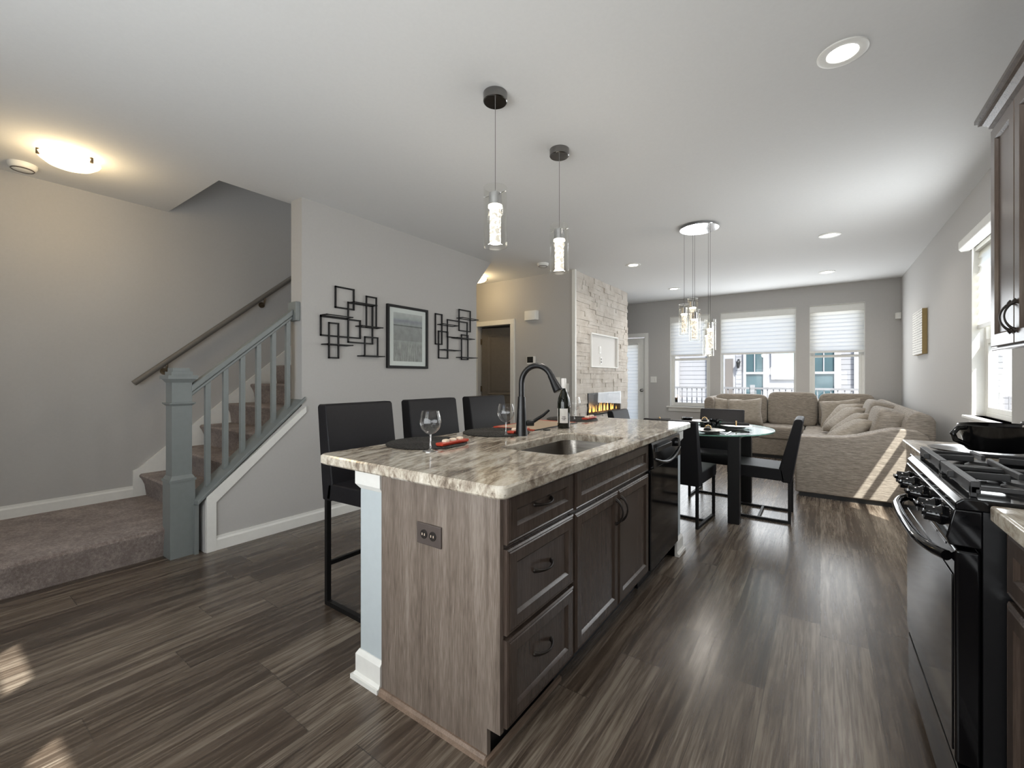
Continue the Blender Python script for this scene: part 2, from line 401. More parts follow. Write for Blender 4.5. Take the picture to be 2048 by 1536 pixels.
# fireplace bump-out
so(holed(B(), 'x', -3.0, -2.83, 5.57, 7.5, 0, CEIL, [(5.86, 7.126, .66, 1.0), (5.96, 7.01, 1.39, 1.91)]).box(-4.2, -2.83, 7.42, 7.5, 0, CEIL).box(-3.5, -3.35, 5.57, 7.42, 0, CEIL).box(-4.2, -4.08, 7.5, YF, 0, CEIL), 'wall_fireplace', 'wall_paint')

def stone():
    b = B(); z = 0; zc = [0]; marks = [.66, 1.0, 1.39, 1.91, CEIL]
    while z < CEIL-.001:
        nz = z + random.uniform(.045, .085); m = min(k for k in marks if k > z+.001)
        if nz > m-.035: nz = m
        z = nz; zc.append(z)
    holes = [(5.86, 7.126, .66, 1.0), (5.96, 7.01, 1.39, 1.91)]
    for a, c in zip(zc, zc[1:]):
        spans = [(5.475, 7.5)]; zm = (a+c)/2
        for h in holes:
            if h[2] < zm < h[3]: spans = [(5.475, h[0]), (h[1], 7.5)]
        for s0, s1 in spans:
            y = s0
            while y < s1-.001:
                w = random.choice((.09, .14, .2, .28, .36))*random.uniform(.8, 1.2); ny = y+w
                if ny > s1-.06: ny = s1
                d = [random.uniform(-.006, .012)]*4; d = [k+random.uniform(-.004, .004) for k in d]; g = .0008
                q = [(y+g, a+g), (ny-g, a+g), (ny-g, c-g), (y+g, c-g)]
                b.loft([[(-2.835, *p) for p in q], [(-2.80+k, *p) for k, p in zip(d, q)]]); y = ny
    return b
t = tag(stone().build('stone_cladding', 'stone'), 'cream stacked ledger stone covering the fireplace wall', 'stone cladding')
so(B().box(-2.83, -2.78, 5.435, 5.475, 0, CEIL), 'trim_1', 'trim_white', 'white corner strip along the stone wall', 'trim')

def baseboard(name, x0, x1, y0, y1, z0=0, nx=0, ny=0):
    b = B(); t, h = .015, .10
    prof = [(0, 0), (t, 0), (t, h*.72), (t*.55, h*.85), (t*.45, h), (0, h)]
    if nx: b.prism([(x0 + nx*p, z0+z) for p, z in prof], 'y', y0, y1)
    else: b.prism([(y0 + ny*p, z0+z) for p, z in prof], 'x', x0, x1)
    return so(b, name, 'trim_white', 'white baseboard', 'baseboard')
baseboard('baseboard_stair', XA, XA, 1.29, 4.2, nx=1)['label'] = 'white baseboard under the framed picture'
baseboard('baseboard_left', XL, XL, YB, 1.16, z0=.2, nx=1)['label'] = 'white baseboard above the carpeted landing'
baseboard('baseboard_hall', -3.80, -2.83, 5.45, 5.45, ny=-1)['label'] = 'white baseboard below the thermostat'
baseboard('baseboard_far', -2.80, XR, YF, YF, ny=-1)['label'] = 'white baseboard behind the sofa'
baseboard('baseboard_right', XR, XR, 3.0, YF, nx=-1)['label'] = 'white baseboard under the wall art canvas'

# hall door
D = struct(thing('door_1', 'dark paneled hall door standing ajar', 'door', (-4.55, 5.55, 0)))
D.location = (0, 0, 0)
B().front('y', .018, 1, 0, .655, .01, 2.04, [(0, -.018), (0, 0)]).front('y', .018, 1, .10, .555, .95, 1.93, [(0, 0), (.018, -.01), (.03, -.01), (.05, -.002)]).build('panel_back', 'door_dark', D)
B().box(0, .655, -.016, 0, .01, 2.04).build('slab', 'door_dark', D)
for v0, v1 in ((.10, .82), (.95, 1.93)):
    B().front('y', -.016, -1, .10, .555, v0, v1, [(0, 0), (.006, .008), (.02, .008), (.03, .001), (.05, .001), (.07, .006)]).build('raised_panel', 'door_dark', D)
B().lathe([(.012, 0), (.012, .03), (.028, .04), (.03, .055), (.02, .068), (.0, .07)], 0, 0, 0, 16).build('door_knob', 'brass', D, smooth=40).matrix_local = Matrix.Translation((.60, -.018, .95)) @ Matrix.Rotation(pi/2, 4, 'X')
for z in (.28, 1.05, 1.82): B().cyl((0, -.022, z-.045), (0, -.022, z+.045), .008).box(-.03, .0, -.026, -.018, z-.045, z+.045).build('hinge', 'brass', D)
D.location = (-4.545, 5.56, 0); D.rotation_euler = (0, 0, radians(14))
b = B(); a = 5.45
for x0, x1, z0, z1 in ((-4.62, -4.555, 0, 2.06), (-3.89, -3.81, 0, 2.06), (-4.62, -3.81, 2.06, 2.135)): b.box(x0, x1, a-.018, a, z0, z1).box(x0+.012, x1-.012, a-.024, a, z0, z1-.01)
so(b, 'trim_2', 'trim_white', 'cream casing around the hall doorway', 'trim')

# ------------------------------------------------------------------ windows and shades
def window(n, axis, face, sgn, h, rail=None, label=''):
    u0, u1, v0, v1 = h
    # face = inner wall plane, sgn = outward direction
    root = struct(thing('window_%d' % n, label, 'window'))
    def bx(b, a, c, d0, d1, e, f):
        p, q = sorted((face+sgn*d0, face+sgn*d1))
        return b.box(p, q, a, c, e, f) if axis == 'x' else b.box(a, c, p, q, e, f)
    fr = B(); w = .035
    for a, c, e, f in ((u0, u0+w, v0, v1), (u1-w, u1, v0, v1), (u0+w, u1-w, v1-w, v1), (u0+w, u1-w, v0, v0+w)): bx(fr, a, c, .07, .135, e, f)
    fr.build('window_frame', 'trim_white', root, bevel=.004)
    s = .038
    if rail:
        for e, f, d in ((rail-.02, v1-w, .105), (v0+w, rail+.02, .085)):
            sb = B()
            for a, c, g, k in ((u0+w, u0+w+s, e, f), (u1-w-s, u1-w, e, f), (u0+w+s, u1-w-s, f-s, f), (u0+w+s, u1-w-s, e, e+s)): bx(sb, a, c, d-.012, d+.012, g, k)
            sh = sb.build('sash', 'trim_white', root, bevel=.003)
            bx(B(), u0+w+s, u1-w-s, d-.002, d+.002, e+s, f-s).build('pane', 'window_glass', sh)
    else: bx(B(), u0+w, u1-w, .098, .102, v0+w, v1-w).build('pane', 'window_glass', root)
    st = B(); bx(st, u0-.06, u1+.06, -.05, .07, v0-.025, v0); st.build('sill', 'trim_white', root, bevel=.006)
    ap = B(); bx(ap, u0-.03, u1+.03, -.014, 0, v0-.095, v0-.026); ap.build('apron', 'trim_white', root, bevel=.003)
    jm = B()
    for a, c, e, f in ((u0, u0+.006, v0, v1), (u1-.006, u1, v0, v1), (u0, u1, v1-.006, v1)): bx(jm, a, c, -.002, .07, e, f)
    jm.build('jamb_liner', 'trim_white', root)
    return root
window(1, 'y', YF, 1, W1, 1.585, 'sash window between patio door and wide window')
window(2, 'y', YF, 1, W2, None, 'wide picture window behind the sofa')
window(3, 'y', YF, 1, W3, 1.585, 'sash window nearest the room corner')
window(4, 'x', XR, 1, WR, 1.52, 'bright window in the side wall beside the upper cabinet')
window(5, 'y', YB, -1, WB1, None, 'rear window'); window(6, 'y', YB, -1, WB2, None, 'second rear window')

def shade(axis, face, sgn, u0, u1, zb, zt, label, d=.035, head=.11, pull=0, out=0):
    r = thing('window_shade', label, 'window shade', group='pleated white window shades')
    def ext(pts, nm, mat):   # pts: (depth inward->outward, z)
        b = B(); q = [(face+sgn*p, z) for p, z in pts]; b.prism(q, 'y' if axis == 'x' else 'x', u0, u1); return b.build(nm, mat, r, smooth=50)
    ext([(d-.03-out, zt-head), (d+.03, zt-head), (d+.03, zt), (d-.015-out, zt), (d-.03-out, zt-.02)], 'headrail', 'trim_white')
    n = max(2, round((zt-head-zb-.03)/.066)); hh = (zt-head-zb-.03)/n; F, K = [], []
    for i in range(n):
        for k in range(5):
            f = k/5; z = zt-head-(i+f)*hh
            F.append((d-.004-.016*f**1.6, z))
    F.append((d-.008, zb+.03)); K = [(p+.0025, z) for p, z in F[::-1]]
    ext(F+K, 'pleated_cloth', 'shade_cloth')
    ext([(d-.016, zb), (d+.010, zb), (d+.010, zb+.03), (d-.016, zb+.03)], 'bottom_rail', 'trim_white')
    return r
shade('y', YF, 1, W1[0]+.008, W1[1]-.008, 1.645, 2.415, 'white pleated shade half lowered behind the chandelier')
shade('y', YF, 1, W2[0]+.008, W2[1]-.008, 1.65, 2.415, 'white pleated shade half lowered on the wide window')
shade('y', YF, 1, W3[0]+.008, W3[1]-.008, 1.64, 2.415, 'white pleated shade half lowered nearest the room corner')
sh = shade('x', XR, 1, WR[0]+.008, WR[1]-.008, 1.625, 2.295, 'white pleated shade with rounded headrail beside the upper cabinet', d=.045, head=.05)
B().prism([(XR-.005, 2.265), (XR-.055, 2.265), (XR-.07, 2.285), (XR-.07, 2.345), (XR-.05, 2.37), (XR-.005, 2.37)], 'y', WR[0]-.03, WR[1]+.05).build('valance', 'trim_white', sh, bevel=.005)
for u0, u1, zb in ((WB1[0]+.01, WB1[1]-.01, .93), (WB2[0]+.01, WB2[1]-.01, .93)):
    b = B().box(u0, u1, YB-.06, YB-.055, zb, 2.08); o = b.build('roller_shade', 'shade_cloth'); tag(o, 'white shade on a rear window behind the viewer', 'window shade', 'rear window shades')

# patio door
r = struct(thing('door_2', 'white glazed patio door beside the stone wall', 'door', (-3.3, YF, 0)))
b = B()
for a, c, e, f in ((-3.73, -3.60, .01, 2.04), (-3.045, -2.905, .01, 2.04), (-3.60, -3.045, 1.90, 2.04), (-3.60, -3.045, .01, .25)): b.box(a, c, YF+.01, YF+.055, e, f)
b.build('door_slab', 'trim_white', r)
B().box(-3.60, -3.045, YF+.03, YF+.034, .25, 1.90).build('pane', 'window_glass', r)
place(B().lathe([(.03, 0), (.03, .006), (.012, .012), (.012, .035), (.028, .045), (.028, .06), (0, .068)], 0, 0, 0, 20).build('door_knob', 'dark_chrome', smooth=40), r, Matrix.Translation((-2.96+3.3, .01, .975)) @ Matrix.Rotation(pi/2, 4, 'X'))
B().box(-2.907, -2.90, YF+.004, YF+.012, 0, 2.06).build('weather_strip', 'black_matte', r)
b = B()
for a, c, e, f in ((-2.90, -2.825, 0, 2.06), (-3.83, -3.75, 0, 2.06), (-3.83, -2.825, 2.06, 2.135)): b.box(a, c, YF-.018, YF, e, f)
so(b, 'trim_3', 'trim_white', 'white casing around the patio door', 'trim')
shade('y', YF, 1, -3.62, -3.03, .2, 1.95, 'white pleated shade covering the patio door glass', d=-.02, head=.05)

# ------------------------------------------------------------------ outside
so(B().box(-8, 8, 8.95, 40, -.35, -.25), 'ground', 'concrete', 'pale ground outside', 'ground')
r = thing('balcony_railing', 'gray metal balcony railing seen beyond the far windows', 'railing', (-1, 10.3, 0))
B().box(-4.5, 3.5, 10.28, 10.33, .99, 1.03).box(-4.5, 3.5, 10.285, 10.325, .06, .09).build('rail', 'deck_rail', r)
x = -4.45
while x < 3.5:
    B().box(x-.009, x+.009, 10.295, 10.313, .09, .99).build('baluster', 'deck_rail', r); x += .105
for x in (-4.0, -1.15, 1.7): B().box(x-.04, x+.04, 10.26, 10.34, -.25, 1.08).build('post', 'house_white', r)
so(B().box(-5, 4, 8.95, 10.4, -.25, -.02), 'balcony_deck', 'concrete', 'balcony deck outside the far windows', 'deck')
H = thing('neighbor_house', 'white sided house with porch facing the far windows', 'house', (-1, 14, 0)); HY = 14
holed(B(), 'y', HY, HY+.3, -9, 9, -.3, 6, []).build('facade', 'siding', H)
def hb(nm, mat, x0, x1, z0, z1, d=.05, par=None): return B().box(x0, x1, HY-d, HY-.002 if par is None else HY-d+.02, z0, z1).build(nm, mat, par or H)
hb('garage_surround', 'house_white', -5.2, -3.55, -.3, 1.9, .12)
hb('porch_wall', 'house_white', -2.62, -.45, -.3, 2.6, .04)
for x0, x1, z0, z1, mt in ((-1.714, -1.291, .674, 2.3, 'house_glass'), (-.14, .30, .674, 2.3, 'house_glass'), (-1.03, -.50, 1.25, 2.4, 'house_glass_reflection')):
    f = B()
    for a, c, e, g in ((x0-.07, x0, z0-.07, z1+.07), (x1, x1+.07, z0-.07, z1+.07), (x0, x1, z0-.07, z0), (x0, x1, z1, z1+.07)): f.box(a, c, HY-.10, HY-.04, e, g)
    if mt == 'house_glass':
        zm = 1.36; f.box(x0, x1, HY-.10, HY-.045, zm-.03, zm+.03); f.box((x0+x1)/2-.012, (x0+x1)/2+.012, HY-.085, HY-.045, zm, z1)
    w = f.build('house_window', 'house_white', H); B().box(x0, x1, HY-.06, HY-.045, z0, z1).build('pane', mt, w)
hb('front_door', 'house_door', -2.26, -2.05, -.3, 1.78, .06); hb('door_surround', 'house_white', -2.36, -2.03, -.3, 1.9, .05)
hb('siding_strip', 'siding', -1.98, -1.83, -.3, 1.9, .06)
hb('corner_board', 'house_white', .34, .44, -.3, 4, .08); hb('corner_board', 'house_white', .70, 1.0, -.3, 4, .08); hb('corner_board', 'house_white', -2.75, -2.62, -.3, 4, .08)
t = thing('wall_lantern', 'black lantern on the white porch wall outside', 'lantern', (-1.906, HY-.06, 1.6))
B().box(-1.93, -1.88, HY-.10, HY-.06, 1.68, 1.76).cyl((-1.906, HY-.1, 1.74), (-1.906, HY-.16, 1.74), .01).build('arm', 'black_matte', t)
B().lathe([(.03, 1.5), (.055, 1.66), (.065, 1.67), (.01, 1.73)], -1.906, HY-.16, 0, 8, True).build('lantern_body', 'black_matte', t)
tag(B().box(-2.335, -2.285, YF+.092, YF+.112, .74, .84).build('sensor_box', 'black_matte'), 'small black box on the window pane low by the railing', 'sensor')

# ------------------------------------------------------------------ stairs
SL = .858
st = thing('staircase', 'carpeted stairs climbing behind the gray balustrade', 'stairs', (-4.2, 1.2, 0))
def nose(y, z0, z1, depth):   # riser + tread profile in (y,z)
    return [(y+.03, z0), (y+.015, z0+(z1-z0)*.55), (y-.005, z1-.045), (y-.018, z1-.028), (y-.02, z1-.012), (y-.008, z1), (y+depth, z1), (y+depth, z0)]
B().prism([(-4.62, .0), (-3.71, 0), (-3.70, .09), (-3.685, .15), (-3.68, .175), (-3.69, .195), (-3.72, .205), (-4.83, .205), (-4.83, 0)], 'y', YB+.01, 1.09).prism([(-3.74, 0), (-4.83, 0), (-4.83, .205), (-3.74, .205)], 'y', 1.09, 1.25).build('landing', 'carpet', st, smooth=35)
for i in range(12):
    z0 = .205 + .193*i; y = 1.22 + .225*i
    B().prism(nose(y, z0-.02, z0+.193, .26), 'x', XL+.02, -3.72).build('step', 'carpet', st, smooth=35)
# skirt board on the wall
so(B().prism([(1.16, .205), (1.16, .43), (1.20, .45), (4.1, .45+SL*2.9), (4.1, .2+SL*2.8), (1.27, .205)], 'x', XL, XL+.018), 'trim_4', 'trim_white', 'white skirt board climbing along the stairs', 'trim')
# balustrade
R = thing('balustrade', 'gray newel post with sloping stair rail and balusters', 'balustrade', (-3.65, 1.12, 0))
NX, NY = -3.648, 1.125
def sq(b, h0, h1, a, c=None): c = c or a; return b.loft([[(NX-a, NY-a, h0), (NX+a, NY-a, h0), (NX+a, NY+a, h0), (NX-a, NY+a, h0)], [(NX-c, NY-c, h1), (NX+c, NY-c, h1), (NX+c, NY+c, h1), (NX-c, NY+c, h1)]])
b = B(); sq(b, 0, .52, .072); sq(b, .52, .535, .078); sq(b, .535, .56, .072, .06); sq(b, .56, 1.235, .058); sq(b, 1.04, 1.055, .06, .075); sq(b, 1.055, 1.062, .075)
sq(b, 1.20, 1.225, .06, .078); sq(b, 1.225, 1.25, .086); sq(b, 1.25, 1.275, .062); sq(b, 1.275, 1.30, .05)
b.build('newel_post', 'rail_gray', R)
def slope(b, y0, y1, z, x0, x1, h, s=SL): return b.prism([(y0, z), (y1, z+s*(y1-y0)), (y1, z+s*(y1-y0)+h), (y0, z+h)], 'x', x0, x1)
RX = -3.615
b = B(); slope(b, 1.18, 1.90, 1.13, RX-.032, RX+.032, .05, .87); slope(b, 1.18, 1.90, 1.10, RX-.022, RX+.022, .03, .87); b.build('handrail', 'rail_gray', R, bevel=.008)
B().box(RX-.065, RX+.065, 1.90, 1.94, 1.71, 1.87).build('rosette', 'rail_gray', R, bevel=.006)
b = B(); slope(b, 1.19, 1.965, .345, XA-.18, XA+.02, .032, .90); b.build('sloped_cap', 'rail_gray', R, bevel=.005)
B().box(NX-.055, NX+.10, NY+.06, 1.21, 0, .345).build('end_board', 'rail_gray', R)
for i in range(6):
    y = 1.285 + .116*i; zb = .375 + .90*(y-1.19); zt = 1.105 + .87*(y-1.18); w = .016
    b = B(); b.box(RX-w, RX+w, y-w, y+w, zb-.02, zt+.02)
    b.build('baluster', 'rail_gray', R)
b = B(); b.prism([(1.245, .0), (1.305, 0), (1.305, .345), (1.97, .345+.90*.665), (1.97, .345+.90*.72), (1.245, .345+.90*.055)], 'x', XA, XA+.018)
so(b, 'trim_5', 'trim_white', 'white trim under the sloped stair cap', 'trim')
h = thing('wall_handrail', 'round dark handrail on brackets along the stair wall', 'handrail', (XL, 1.2, 1.2))
HX = XL+.075; hy0, hz0 = 1.15, 1.185
B().tube([(HX, hy0, hz0), (HX, 4.2, hz0+.85*(4.2-hy0))], .024, 14).build('rail', 'dark_rail', h, smooth=40)
for y in (1.38, 2.22, 3.3):
    z = hz0+.85*(y-hy0)
    B().tube([(XL+.002, y, z-.09), (HX-.02, y, z-.085), (HX, y, z-.05), (HX, y, z-.015)], .009, 8).cyl((XL, y, z-.09), (XL+.008, y, z-.09), .03).build('bracket', 'brass', h, smooth=40)

# ------------------------------------------------------------------ ceiling fixtures
def dome(loc, label):
    x, y = loc; r = thing('ceiling_lamp', label, 'ceiling lamp', (x, y, CEIL), 'frosted ceiling lamps')
    B().lathe([(.155, -.045), (.148, -.056), (.115, -.082), (.07, -.098), (0, -.104)], x, y, CEIL, 36).build('bowl', 'dome_lit', r, smooth=40)
    B().lathe([(.10, 0), (.10, -.02), (.0, -.02)], x, y, CEIL, 24).build('base', 'trim_white', r, smooth=40)
    for k in range(3):
        a = .6+k*2*pi/3; B().cyl((x+.15*cos(a), y+.15*sin(a), CEIL-.03), (x+.15*cos(a), y+.15*sin(a), CEIL-.065), .009).build('clip', 'brass', r)
    lamp('dome_bulb', 'POINT', (x, y, CEIL-.035), 2.2, (1, .8, .5), shadow_soft_size=.05)
    lamp('dome_glow', 'POINT', (x, y, CEIL-.20), 4, (1, .74, .40), shadow_soft_size=.12)
lamp('stairwell_fill', 'AREA', (-4.25, 3.2, 5.1), 9, DAY, aim=(0, -.3, -1), shape='RECTANGLE', size=.8, size_y=1.6)  # added lamp that lifts the otherwise black stairwell
dome((-4.12, .66), 'glowing frosted bowl lamp above the stair landing')
dome((-4.15, 4.95), 'frosted bowl lamp lighting the hall by the dark door')
def smoke(x, y, label):
    r = thing('smoke_detector', label, 'smoke detector', (x, y, CEIL), 'smoke detectors')
    B().lathe([(.075, 0), (.075, -.012), (.068, -.03), (.05, -.042), (0, -.045)], x, y, CEIL, 28).build('housing', 'white_plastic', r, smooth=40)
    B().lathe([(.058, -.034), (.061, -.037), (.056, -.042)], x, y, CEIL-.002, 28).build('vent_ring', 'outlet_brown', r)
smoke(-4.60, .50, 'white smoke detector beside the glowing stair landing lamp'); smoke(-2.99, 4.92, 'white smoke detector outside the hall near the stone wall')
def can(x, y, label, e=14):
    r = thing('recessed_light', label, 'recessed light', (x, y, CEIL), 'recessed ceiling lights')
    B().lathe([(.098, 0), (.098, -.006), (.085, -.011), (.062, -.006), (.060, -.003)], x, y, CEIL, 40).build('trim_ring', 'white_plastic', r, smooth=40)
    B().lathe([(.061, -.004), (.0, -.0045)], x, y, CEIL, 32).build('lens', 'led_white', r)
    lamp('downlight', 'SPOT', (x, y, CEIL-.02), e*1.3, (1, .95, .89), spot_size=radians(150), spot_blend=.8, shadow_soft_size=.05)
can(.085, 2.53, 'large recessed ceiling light above the stove'); can(.085, 5.69, 'recessed ceiling light between stove and sofa'); can(.08, 7.66, 'recessed ceiling light above the sofa corner')
can(-2.04, 5.68, 'recessed ceiling light in front of the stone wall'); can(-2.02, 7.6, 'recessed ceiling light nearest the patio door')
lamp('downlight', 'SPOT', (.085, -.6, CEIL-.02), 14, (1, .93, .82), spot_size=radians(150), spot_blend=.8, shadow_soft_size=.05)  # unseen downlight added behind the camera, no fixture built

def glass_drop(r, x, y, z0, z1, R0, lit, rr):
    B().lathe([(R0, z0), (R0, z1)], x, y, 0, 32).lathe([(R0-.004, z0), (R0-.004, z1)], x, y, 0, 32).lathe([(R0, z0), (R0-.004, z0)], x, y, 0, 32).lathe([(R0, z1), (R0-.004, z1)], x, y, 0, 32).build('glass_shade', 'clear_glass', r, smooth=40)
    h = z1-z0
    B().lathe([(0, z0+.02), (rr, z0+.02), (rr, z1-h*.33), (0, z1-h*.33)], x, y, 0, 20).build('crystal_rod', lit, r, smooth=40)
    B().lathe([(rr*1.25, z1-h*.335), (rr*1.25, z1-h*.30), (0, z1-h*.30)], x, y, 0, 20).build('light_collar', 'collar_lit', r, smooth=40)
    B().lathe([(rr*1.15, z1-h*.30), (rr*1.15, z1-h*.10), (.006, z1-h*.095), (.004, z1-h*.04)], x, y, 0, 20).cyl((x-R0-.008, y, z1-h*.105), (x+R0+.008, y, z1-h*.105), .0022, seg=8).build('chrome_cap', 'chrome', r, smooth=40)
for y, lab in ((1.83, 'glass cylinder pendant nearest the stair side end of island'), (2.525, 'glass cylinder pendant over the sink half of island')):
    r = thing('pendant_lamp', lab, 'pendant lamp', (-1.408, y, CEIL), 'island pendant lamps')
    B().lathe([(0, CEIL), (.064, CEIL), (.064, CEIL-.042), (.060, CEIL-.046), (0, CEIL-.046)], -1.408, y, 0, 32).build('canopy', 'dark_chrome', r, smooth=40)
    B().cyl((-1.408, y, CEIL-.046), (-1.408, y, 2.21), .0016, seg=6).build('cord', 'dark_chrome', r)
    glass_drop(r, -1.408, y, 1.928, 2.243, .063, 'crystal_lit', .030)
    lamp('pendant_bulb', 'POINT', (-1.408, y, 1.90), 4.5, (1, .94, .86), shadow_soft_size=.05)
ch = thing('chandelier', 'five glass cylinder cluster hanging over the dining table', 'chandelier', (-.985, 4.62, CEIL))
B().lathe([(0, CEIL), (.17, CEIL), (.185, CEIL-.02), (.18, CEIL-.026), (0, CEIL-.03)], -.985, 4.62, 0, 40).build('canopy', 'chrome', ch, smooth=40)
for x, y, t0, t1 in ((-1.115, 4.567, 1.66, 1.97), (-1.059, 4.68, 1.74, 2.04), (-.995, 4.476, 1.59, 1.895), (-.911, 4.675, 1.45, 1.745), (-.872, 4.564, 1.50, 1.80)):
    B().cyl((x, y, CEIL-.03), (x, y, t1-.02), .0016, seg=6).build('cord', 'dark_chrome', ch)
    glass_drop(ch, x, y, t0, t1, .050, 'crystal_dim', .024)
lamp('chandelier_bulb', 'POINT', (-.98, 4.6, 1.40), 8, (1, .93, .84), shadow_soft_size=.12)

# ------------------------------------------------------------------ things on the walls
def wall_rects(name, label, rects, shelves):
    r = thing(name, label, 'wall sculpture', (XA, rects[0][0], 1.7), 'black metal wall sculptures')
    w = .013
    for k, (y0, y1, z0, z1) in enumerate(rects):
        x0, x1 = XA+.006+.007*(k % 3), XA+.018+.007*(k % 3); b = B()
        b.box(x0, x1, y0, y0+w, z0, z1).box(x0, x1, y1-w, y1, z0, z1).box(x0, x1, y0, y1, z0, z0+w).box(x0, x1, y0, y1, z1-w, z1)
        b.build('frame', 'black_metal', r)
    for y0, y1, z in shelves:
        b = B(); x0, x1 = XA+.002, XA+.105; t = .009
        b.box(x0, x0+t, y0, y1, z-t/2, z+t/2).box(x1-t, x1, y0, y1, z-t/2, z+t/2).box(x0, x1, y0, y0+t, z-t/2, z+t/2).box(x0, x1, y1-t, y1, z-t/2, z+t/2)
        b.build('shelf_frame', 'black_metal', r)
wall_rects('wall_sculpture', 'black overlapping-rectangle metal wall sculpture nearest the stairs', [(2.236, 2.434, 1.855, 2.052), (2.358, 2.634, 1.552, 1.927), (2.548, 2.673, 1.705, 2.010), (2.096, 2.502, 1.596, 1.772), (2.168, 2.272, 1.403, 1.722), (2.530, 2.689, 1.434, 1.625)],
    [(2.365, 2.62, 1.918), (2.10, 2.36, 1.775), (2.45, 2.69, 1.712), (2.11, 2.36, 1.523), (2.47, 2.71, 1.437)])
wall_rects('wall_sculpture', 'black overlapping-rectangle metal wall sculpture nearest the hall door', [(3.467, 3.582, 1.606, 1.957), (3.850, 4.066, 1.79, 2.053), (3.644, 4.0, 1.698, 1.908), (3.517, 3.677, 1.451, 1.767), (3.894, 4.022, 1.447, 1.754)],
    [(3.83, 4.12, 1.942), (3.51, 3.76, 1.835), (3.74, 4.05, 1.70), (3.53, 3.80, 1.549), (3.82, 4.10, 1.474)])
p = thing('framed_photograph', 'black framed gray photograph with white mat between two wall sculptures', 'framed picture', (XA, 3.07, 1.65))
Y0, Y1, Z0, Z1 = 2.80, 3.348, 1.33, 1.972; fw = .026
B().box(XA+.002, XA+.03, Y0, Y0+fw, Z0, Z1).box(XA+.002, XA+.03, Y1-fw, Y1, Z0, Z1).box(XA+.002, XA+.03, Y0+fw, Y1-fw, Z0, Z0+fw).box(XA+.002, XA+.03, Y0+fw, Y1-fw, Z1-fw, Z1).build('frame', 'black_metal', p, bevel=.002)
holed(B(), 'x', XA+.012, XA+.015, Y0+fw, Y1-fw, Z0+fw, Z1-fw, [(2.883, 3.272, 1.402, 1.90)]).build('mat_board', 'white_china', p)
o = B().box(XA+.009, XA+.0125, 2.88, 3.275, 1.40, 1.902).build('print', 'photo', p)
# photo material reads heights in world metres: move the mesh origin to the floor line
o.data.transform(Matrix.Translation((0, 0, 1.65))); o.location = (0, 0, -1.65)
B().box(XA+.017, XA+.0185, Y0+fw, Y1-fw, Z0+fw, Z1-fw).build('glazing', 'window_glass', p)
c = thing('wall_canvas', 'deep canvas print of faint text on the gray side wall', 'canvas', (XR, 7.1, 1.77))
B().box(XR-.045, XR-.002, 6.78, 7.40, 1.51, 2.03).build('stretcher', 'canvas_edge', c)
B().box(XR-.047, XR-.045, 6.78, 7.40, 1.51, 2.03).build('print', 'text_print', c)
t = thing('door_chime', 'white door chime box above the thermostat', 'door chime', (-3.5, 5.45, 2.15))
B().prism([(-3.615, 5.45), (-3.605, 5.40), (-3.58, 5.385), (-3.42, 5.385), (-3.395, 5.40), (-3.385, 5.45)], 'z', 2.085, 2.225).build('housing', 'white_plastic', t, bevel=.006)
t = thing('thermostat', 'square thermostat with dark screen on hall wall', 'thermostat', (-3.51, 5.45, 1.49))
B().box(-3.58, -3.44, 5.425, 5.45, 1.435, 1.55).build('housing', 'white_plastic', t, bevel=.004)
B().box(-3.572, -3.467, 5.423, 5.426, 1.455, 1.545).build('screen', 'screen_dark', t)
def plate(name, cat, label, axis, face, sgn, u, z, w, h, toggles, mat='white_plastic', inner='trim_white'):
    r = thing(name, label, cat, (face, u, z) if axis == 'x' else (u, face, z))
    def bx(d0, d1, a, c, e, f):
        p, q = sorted((face+sgn*d0, face+sgn*d1)); return B().box(p, q, a, c, e, f) if axis == 'x' else B().box(a, c, p, q, e, f)
    bx(0, .007, u-w/2, u+w/2, z-h/2, z+h/2).build('plate', mat, r, bevel=.003)
    for (du, dz, a, c) in toggles:
        if inner == 'outlet_dark': B().cyl((u+du, face, z), (u+du, face-.010, z), .0165, seg=24).build('receptacle', inner, r, bevel=.001); B().box(u+du-.008, u+du-.005, face-.0112, face-.009, z-.004, z+.004).box(u+du+.004, u+du+.007, face-.0112, face-.009, z-.004, z+.004).build('slots', 'cream', r); continue
        bx(.006, .011, u+du-a/2, u+du+a/2, z+dz-c/2, z+dz+c/2).build('rocker' if 'switch' in name else 'receptacle', inner, r, bevel=.002)
    return r
plate('light_switch', 'light switch', 'double white light switch on hall wall behind the faucet', 'y', 5.45, -1, -3.085, 1.178, .12, .118, [(-.025, 0, .03, .065), (.025, 0, .03, .065)])
plate('light_switch', 'light switch', 'white wall switch just above the wine bottle near stone wall', 'y', 5.45, -1, -2.925, 1.09, .075, .118, [(0, 0, .03, .065)])
plate('light_switch', 'light switch', 'double white light switch beside the patio door', 'y', YF, -1, -2.72, 1.195, .12, .118, [(-.025, 0, .03, .065), (.025, 0, .03, .065)])
t = tag(B().prism([(.995, YF), (.93, YF), (.93, YF-.035), (.95, YF-.06), (.995, YF-.06)], 'z', 2.12, 2.215).build('motion_sensor', 'white_plastic', bevel=.006), 'small white motion sensor high in the room corner', 'motion sensor')

